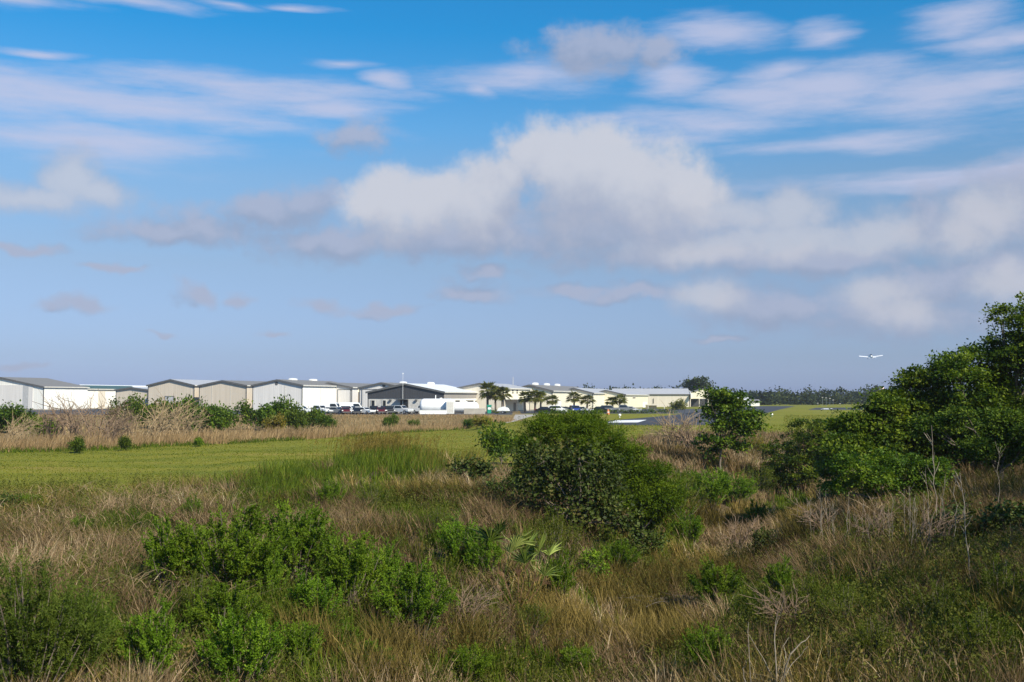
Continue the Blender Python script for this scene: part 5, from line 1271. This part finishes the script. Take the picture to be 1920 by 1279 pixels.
GREEN = [(930, 1275, 220, 50), (620, 1275, 160, 45), (450, 1170, 260, 120), (160, 1230, 160, 90), (1400, 1150, 120, 60), (1250, 940, 160, 60), (1180, 1030, 120, 50), (850, 1060, 120, 60), (100, 960, 160, 40), (250, 1000, 120, 50), (1300, 1250, 100, 50), (1600, 1150, 140, 60), (1850, 1200, 160, 80), (560, 925, 190, 50), (720, 890, 150, 60), (1110, 1130, 60, 60), (1250, 1000, 80, 60), (1030, 1040, 80, 80), (500, 960, 130, 40), (760, 960, 140, 60), (1300, 930, 120, 40), (30, 960, 90, 40), (1480, 950, 90, 40)]
WEED = [(1720, 1270, 320, 80), (1720, 1180, 300, 140), (1500, 1180, 150, 110), (1400, 1260, 160, 60), (1800, 1080, 200, 80), (180, 1240, 150, 90), (560, 1150, 240, 130), (1650, 1040, 200, 50)]  # first patch adds weeds to dim the bottom right corner
SHADE = [(1750, 990, 300, 60)]
rg = np.random.default_rng(21)
inview = lambda x, y: None

# --- dry stalks over the whole near slope, in clumps
mbd, mbg, mbe = MB(), MB(), MB()
def scatter(ncl, d0, d1, p0, p1, power, per, hmul, wmul, rng):
    x, y, z = sample(ncl, d0, d1, p0, p1, rng, power)
    keep = y < tall_limit(x, y)+rng.normal(size=ncl)*1.6+(vnoise(x, y, 5, 77)-.5)*5; x, y, z = x[keep], y[keep], z[keep]
    px, py = proj(x, y, z); nz = vnoise(x, y, 3.0, 5)*.6+vnoise(x, y, 1.1, 6)*.4
    ge = ell(px, py, GREEN)+(nz-.5)*.9+rng.normal(size=len(x))*.12; go = ell(px, py, GOLD)+(vnoise(x, y, 2.4, 8)-.5)*.7+rng.normal(size=len(x))*.12; we = ell(px, py, WEED)
    kind = np.where(go > .27, 1, np.where(ge > .25, 2, 0)); kind = np.where((kind == 0) & (we > .15) & (rng.random(len(x)) < .45), 2, kind); kind = np.where((kind == 0) & (rng.random(len(x)) < .16), 2, kind)
    tone = .40+.70*(vnoise(x, y, 4.0, 9)-.5)+.13*rng.normal(size=len(x))
    swirl = vnoise(x, y, 5, 12)*2*pi
    for kd, mb, (h0, h1), lean0, wd, pr in ((0, mbd, (.45, .95), .95, .0042, per), (1, mbg, (.50, .95), .75, .0048, int(per*1.5)), (2, mbe, (.25, .62), .6, .0060, int(per*1.1))):
        s = np.where(kind == kd)[0]
        if not len(s): continue
        i = np.repeat(s, pr); n = len(i)
        rad = .13+.06*rng.random(len(x)); th = rng.uniform(0, 2*pi, n); rr = np.sqrt(rng.random(n))*rad[i]*(1.6 if kd == 0 else 1)
        bx = x[i]+np.cos(th)*rr; by = y[i]+np.sin(th)*rr; bz = H(bx, by)-.03
        hh = rng.uniform(h0, h1, n)*hmul*(.65+.7*vnoise(x[i], y[i], 2.2, 14))
        ln = np.abs(rng.normal(size=n))*.45*lean0+.25*lean0
        ang = np.where(rng.random(n) < .45, swirl[i]+rng.normal(size=n)*.5, th)
        blades(mb, np.stack([bx, by, bz], -1), hh, ang, ln, wd*wmul*(1+y[i]/26)*(.6+.8*rng.random(n)), tone[i]+.17*rng.normal(size=n)+(0 if kd else .03), rng)
scatter(8500, 11, 46, -120, 2040, 1.35, 24, 1.0, 1.0, rg)
scatter(3800, 40, 75, -100, 2000, 1.0, 18, 1.1, 1.15, rg)
scatter(2600, 70, 112, 1090, 1640, 1.0, 16, 1.1, 1.6, rg)
# short under-growth and litter so that bare soil seldom shows
n = 60000; x, y, z = sample(n, 9, 50, -150, 2070, rg, 1.3); k = y < tall_limit(x, y); x, y, z = x[k], y[k], z[k]; n = len(x)
blades(mbd, np.stack([x, y, z-.02], -1), rg.uniform(.10, .34, n), rg.uniform(0, 2*pi, n), rg.uniform(.6, 2.2, n), .005*(1+y/26), .30+.35*(vnoise(x, y, 2, 3)-.3)+.15*rg.normal(size=n), rg, 2)
# --- long flattened straw swept over the left slope
n = 3000; x, y, z = sample(n, 20, 42, -80, 480, rg, 1.0); z = z+rg.uniform(.1, .5, n)
blades(mbd, np.stack([x, y, z], -1), rg.uniform(.35, .7, n), rg.normal(size=n)*.8+pi*(rg.random(n) < .4), rg.uniform(1.0, 2.0, n), .0040*(1+y/26), .62+.18*rg.normal(size=n), rg)
tag(mbd.build('dry_grass', M['dry']), 'pinkish brown dry grass and dead weed stalks covering the near slope', 'dry grass', None, 'stuff')
tag(mbg.build('golden_grass', M['gold']), 'golden olive grass tussocks in and beside the ditch', 'grass tussocks', None, 'stuff')

# --- taller green growth at the brow of the slope and plumed grass beyond
n = 9500; px = rg.uniform(400, 900, n); D = np.interp(px, [400, 600, 700, 800, 900], [43, 55, 64, 64, 55])+rg.normal(size=n)*4.5; x = (px-960)/F*D; z = H(x, D)
amp = .35+1.0*np.exp(-((px-735)/110)**2)+.5*np.exp(-((px-520)/70)**2)+.25*vnoise(x, D, 2, 31)
blades(mbe, np.stack([x, D, z-.03], -1), rg.uniform(.55, 1.0, n)*amp, rg.uniform(0, 2*pi, n), np.abs(rg.normal(size=n))*.35+.1, .012*(.6+.8*rg.random(n))*1.6, .45+.2*rg.normal(size=n)+.15*(vnoise(x, D, 4, 32)-.5), rg)
tag(mbe.build('green_grass', M['greengrass']), 'green grass and herbs among the dry growth of the near slope', 'grass', None, 'stuff')
mbp = MB(); n = 1000; px = np.concatenate([rg.normal(705, 38, n*2//3), rg.normal(720, 62, n-n*2//3)]); D = 69+rg.normal(size=n)*3.5; x = (px-960)/F*D; z = H(x, D)
hp = rg.uniform(.9, 1.75, n); B_ = np.stack([x, D, z], -1); th = rg.normal(.0, .8, n)
blades(mbp, B_, hp, th, rg.uniform(.1, .3, n), np.full(n, .009), .45+.2*rg.normal(size=n), rg)
i = np.repeat(np.arange(n), 9); m = len(i); t = .78+.25*rg.random(m)
PB = B_[i]+np.stack([np.cos(th[i])*hp[i]*.2*t**1.7, np.sin(th[i])*hp[i]*.2*t**1.7, hp[i]*t*.97], -1)
blades(mbp, PB, rg.uniform(.10, .22, m), th[i]+rg.normal(size=m)*.5, rg.uniform(.4, 1.5, m), np.full(m, .011), .55+.22*rg.normal(size=m), rg, 2)
n = 500; px = np.concatenate([rg.normal(880, 14, n//2), rg.normal(800, 25, n-n//2)]); D = 62+rg.normal(size=n)*3; x = (px-960)/F*D; z = H(x, D)
blades(mbp, np.stack([x, D, z], -1), rg.uniform(.8, 1.5, n), rg.normal(0, .8, n), rg.uniform(.15, .4, n), np.full(n, .010), .5+.2*rg.normal(size=n), rg)
tag(mbp.build('plume_grass', M['plume']), 'tall golden brown plumed grass standing at the near edge of the mown strip', 'tall grass', None, 'stuff')

# --- straw reeds along the far edge of the mown strip and tufts on the bank
mbs = MB()
n = 16000; px = rg.uniform(-150, 960, n); fl = np.interp(px, FAR_PX, FAR_D); D = fl+np.abs(rg.normal(size=n))*6.5-1; x = (px-960)/F*D; z = H(x, D)
hm = np.interp(px, [-150, 340, 420, 640, 760, 960], [1.1, 1.1, 1.0, 1.15, .85, .7])
blades(mbs, np.stack([x, D, z-.05], -1), rg.uniform(.5, 1.25, n)*hm*(.6+.8*vnoise(x, D, 3, 41)), rg.normal(0, 1.0, n), np.abs(rg.normal(size=n))*.4+.1, .022*(.6+.8*rg.random(n)), .5+.2*rg.normal(size=n)+.3*(vnoise(x, D, 6, 42)-.5), rg)
n = 22000; px = rg.uniform(-150, 985, n); fl = np.interp(px, FAR_PX, FAR_D); D = fl+3+(217-fl)*rg.random(n)**.8; x = (px-960)/F*D; z = H(x, D)
k = px < 985-(D-150)*.9; x, D, z, n = x[k], D[k], z[k], int(k.sum())
blades(mbs, np.stack([x, D, z-.03], -1), rg.uniform(.18, .55, n)*(.5+vnoise(x, D, 5, 43)), rg.uniform(0, 6.28, n), np.abs(rg.normal(size=n))*.5+.2, .035*(.6+.8*rg.random(n)), .42+.22*rg.normal(size=n)+.35*(vnoise(x, D, 9, 44)-.5), rg, 2)
tag(mbs.build('straw_reeds', M['straw']), 'tan straw coloured reeds and dry grass beyond the mown strip', 'dry reeds', None, 'stuff')
# green fringe of low herbs at the reeds' foot
mbf = MB(); n = 5000; px = rg.uniform(-100, 960, n); fl = np.interp(px, FAR_PX, FAR_D); D = fl-1+rg.normal(size=n)*1.3; x = (px-960)/F*D; k = vnoise(x, D, 5, 51) > .5; x, D, px = x[k], D[k], px[k]; n = len(x); z = H(x, D)
blades(mbf, np.stack([x, D, z-.03], -1), rg.uniform(.2, .6, n), rg.uniform(0, 6.28, n), rg.uniform(.2, .8, n), .03*(.6+.8*rg.random(n)), .4+.2*rg.normal(size=n), rg, 2)
tag(mbf.build('herb_fringe', M['greengrass']), 'low green herbs along the foot of the tan reeds', 'herbs', None, 'stuff')
# --- mown turf
mbl = MB(); n = 130000; x, y, z = sample(n, 34, 175, -60, 1010, rg, 1.4)
k = (y > tall_limit(x, y)-2) & (y < far_limit(x, y)+1); x, y, z = x[k], y[k], z[k]; n = len(x)
streak = vnoise(x*.12, y, 1.6, 61)*.6+vnoise(x, y, 7, 62)*.4
blades(mbl, np.stack([x, y, z-.02], -1), rg.uniform(.04, .12, n)*(.6+.8*streak), rg.uniform(0, 6.28, n), rg.uniform(.4, 1.6, n), .010*(1+y/40), (.02+.62*streak+.42*vnoise(x*.35, y, 9, 63))+.13*rg.normal(size=n), rg, 2)
n = 26000; x, y, z = sample(n, 85, 215, 1010, 1640, rg, 1.0); k = (y > tall_limit(x, y)-2); x, y, z = x[k], y[k], z[k]
pxx, pyy = proj(x, y, z); k = (pyy > 797) | (pxx < 1110) | (pxx > 1470); x, y, z = x[k], y[k], z[k]; n = len(x)
blades(mbl, np.stack([x, y, z-.02], -1), rg.uniform(.10, .35, n), rg.uniform(0, 6.28, n), rg.uniform(.4, 1.4, n), .03*(.6+.8*rg.random(n)), .55+.2*rg.normal(size=n), rg, 2)
tag(mbl.build('lawn_grass', M['lawnblade']), 'yellow green mown turf of the airfield strip', 'turf', None, 'stuff')
# --- weeds: little leafy stems in the shaded right corner and between the shrubs
mbw = MB(); nst = 34000; x, y, z = sample(nst, 12, 50, -100, 2040, rg, 1.2); px, py = proj(x, y, z)
k = ell(px, py, WEED)+(vnoise(x, y, 2.5, 71)-.5)*1.1+rg.normal(size=nst)*.15+.06 > .12; x, y, z = x[k], y[k], z[k]; nst = len(x)
nl = 13; i = np.repeat(np.arange(nst), nl); m = len(i); hh = rg.uniform(.25, .75, nst); u = .25+.75*rg.random(m)
dv = rg.normal(size=(nst, 2))*.25
P_ = np.stack([x[i]+dv[i, 0]*hh[i]*u, y[i]+dv[i, 1]*hh[i]*u, z[i]+hh[i]*u], -1)+rg.normal(size=(m, 3))*.025
A_ = unit(rg.normal(size=(m, 3))); A_[:, 2] += .4; N_ = rg.normal(size=(m, 3)); N_[:, 2] += 1.0
l_ = rg.uniform(.035, .085, m)
leafquads(mbw, P_, A_, N_, l_, l_*.24, np.clip(.45+.2*rg.normal(size=nst)[i]+.14*rg.normal(size=m), 0, 1))
blades(mbw, np.stack([x, y, z-.02], -1), hh, rg.uniform(0, 6.28, nst), np.hypot(dv[:, 0], dv[:, 1]), np.full(nst, .004), .8+.15*rg.normal(size=nst), rg)
tag(mbw.build('weeds', M['weed']), 'low leafy weeds in the shaded right corner and between the shrubs', 'weeds', None, 'stuff')

# ------------------------------------------------------------------ thin air haze over the airfield
hz = MB(); hz.box(-1540, 1540, -340, 1540, -3.5, 42)
hm = bpy.data.materials.new('haze_air'); hm.use_nodes = True; ht = hm.node_tree
ht.nodes.remove(ht.nodes['Principled BSDF'])
pv = ht.nodes.new('ShaderNodeVolumePrincipled'); pv.inputs['Color'].default_value = (.88, .93, 1, 1); pv.inputs['Density'].default_value = .00016; pv.inputs['Anisotropy'].default_value = .3
ht.links.new(pv.outputs[0], ht.nodes['Material Output'].inputs['Volume'])
ho = hz.build('haze', hm); ho['kind'] = 'stuff'; ho['label'] = 'thin pale haze hanging over the airfield'
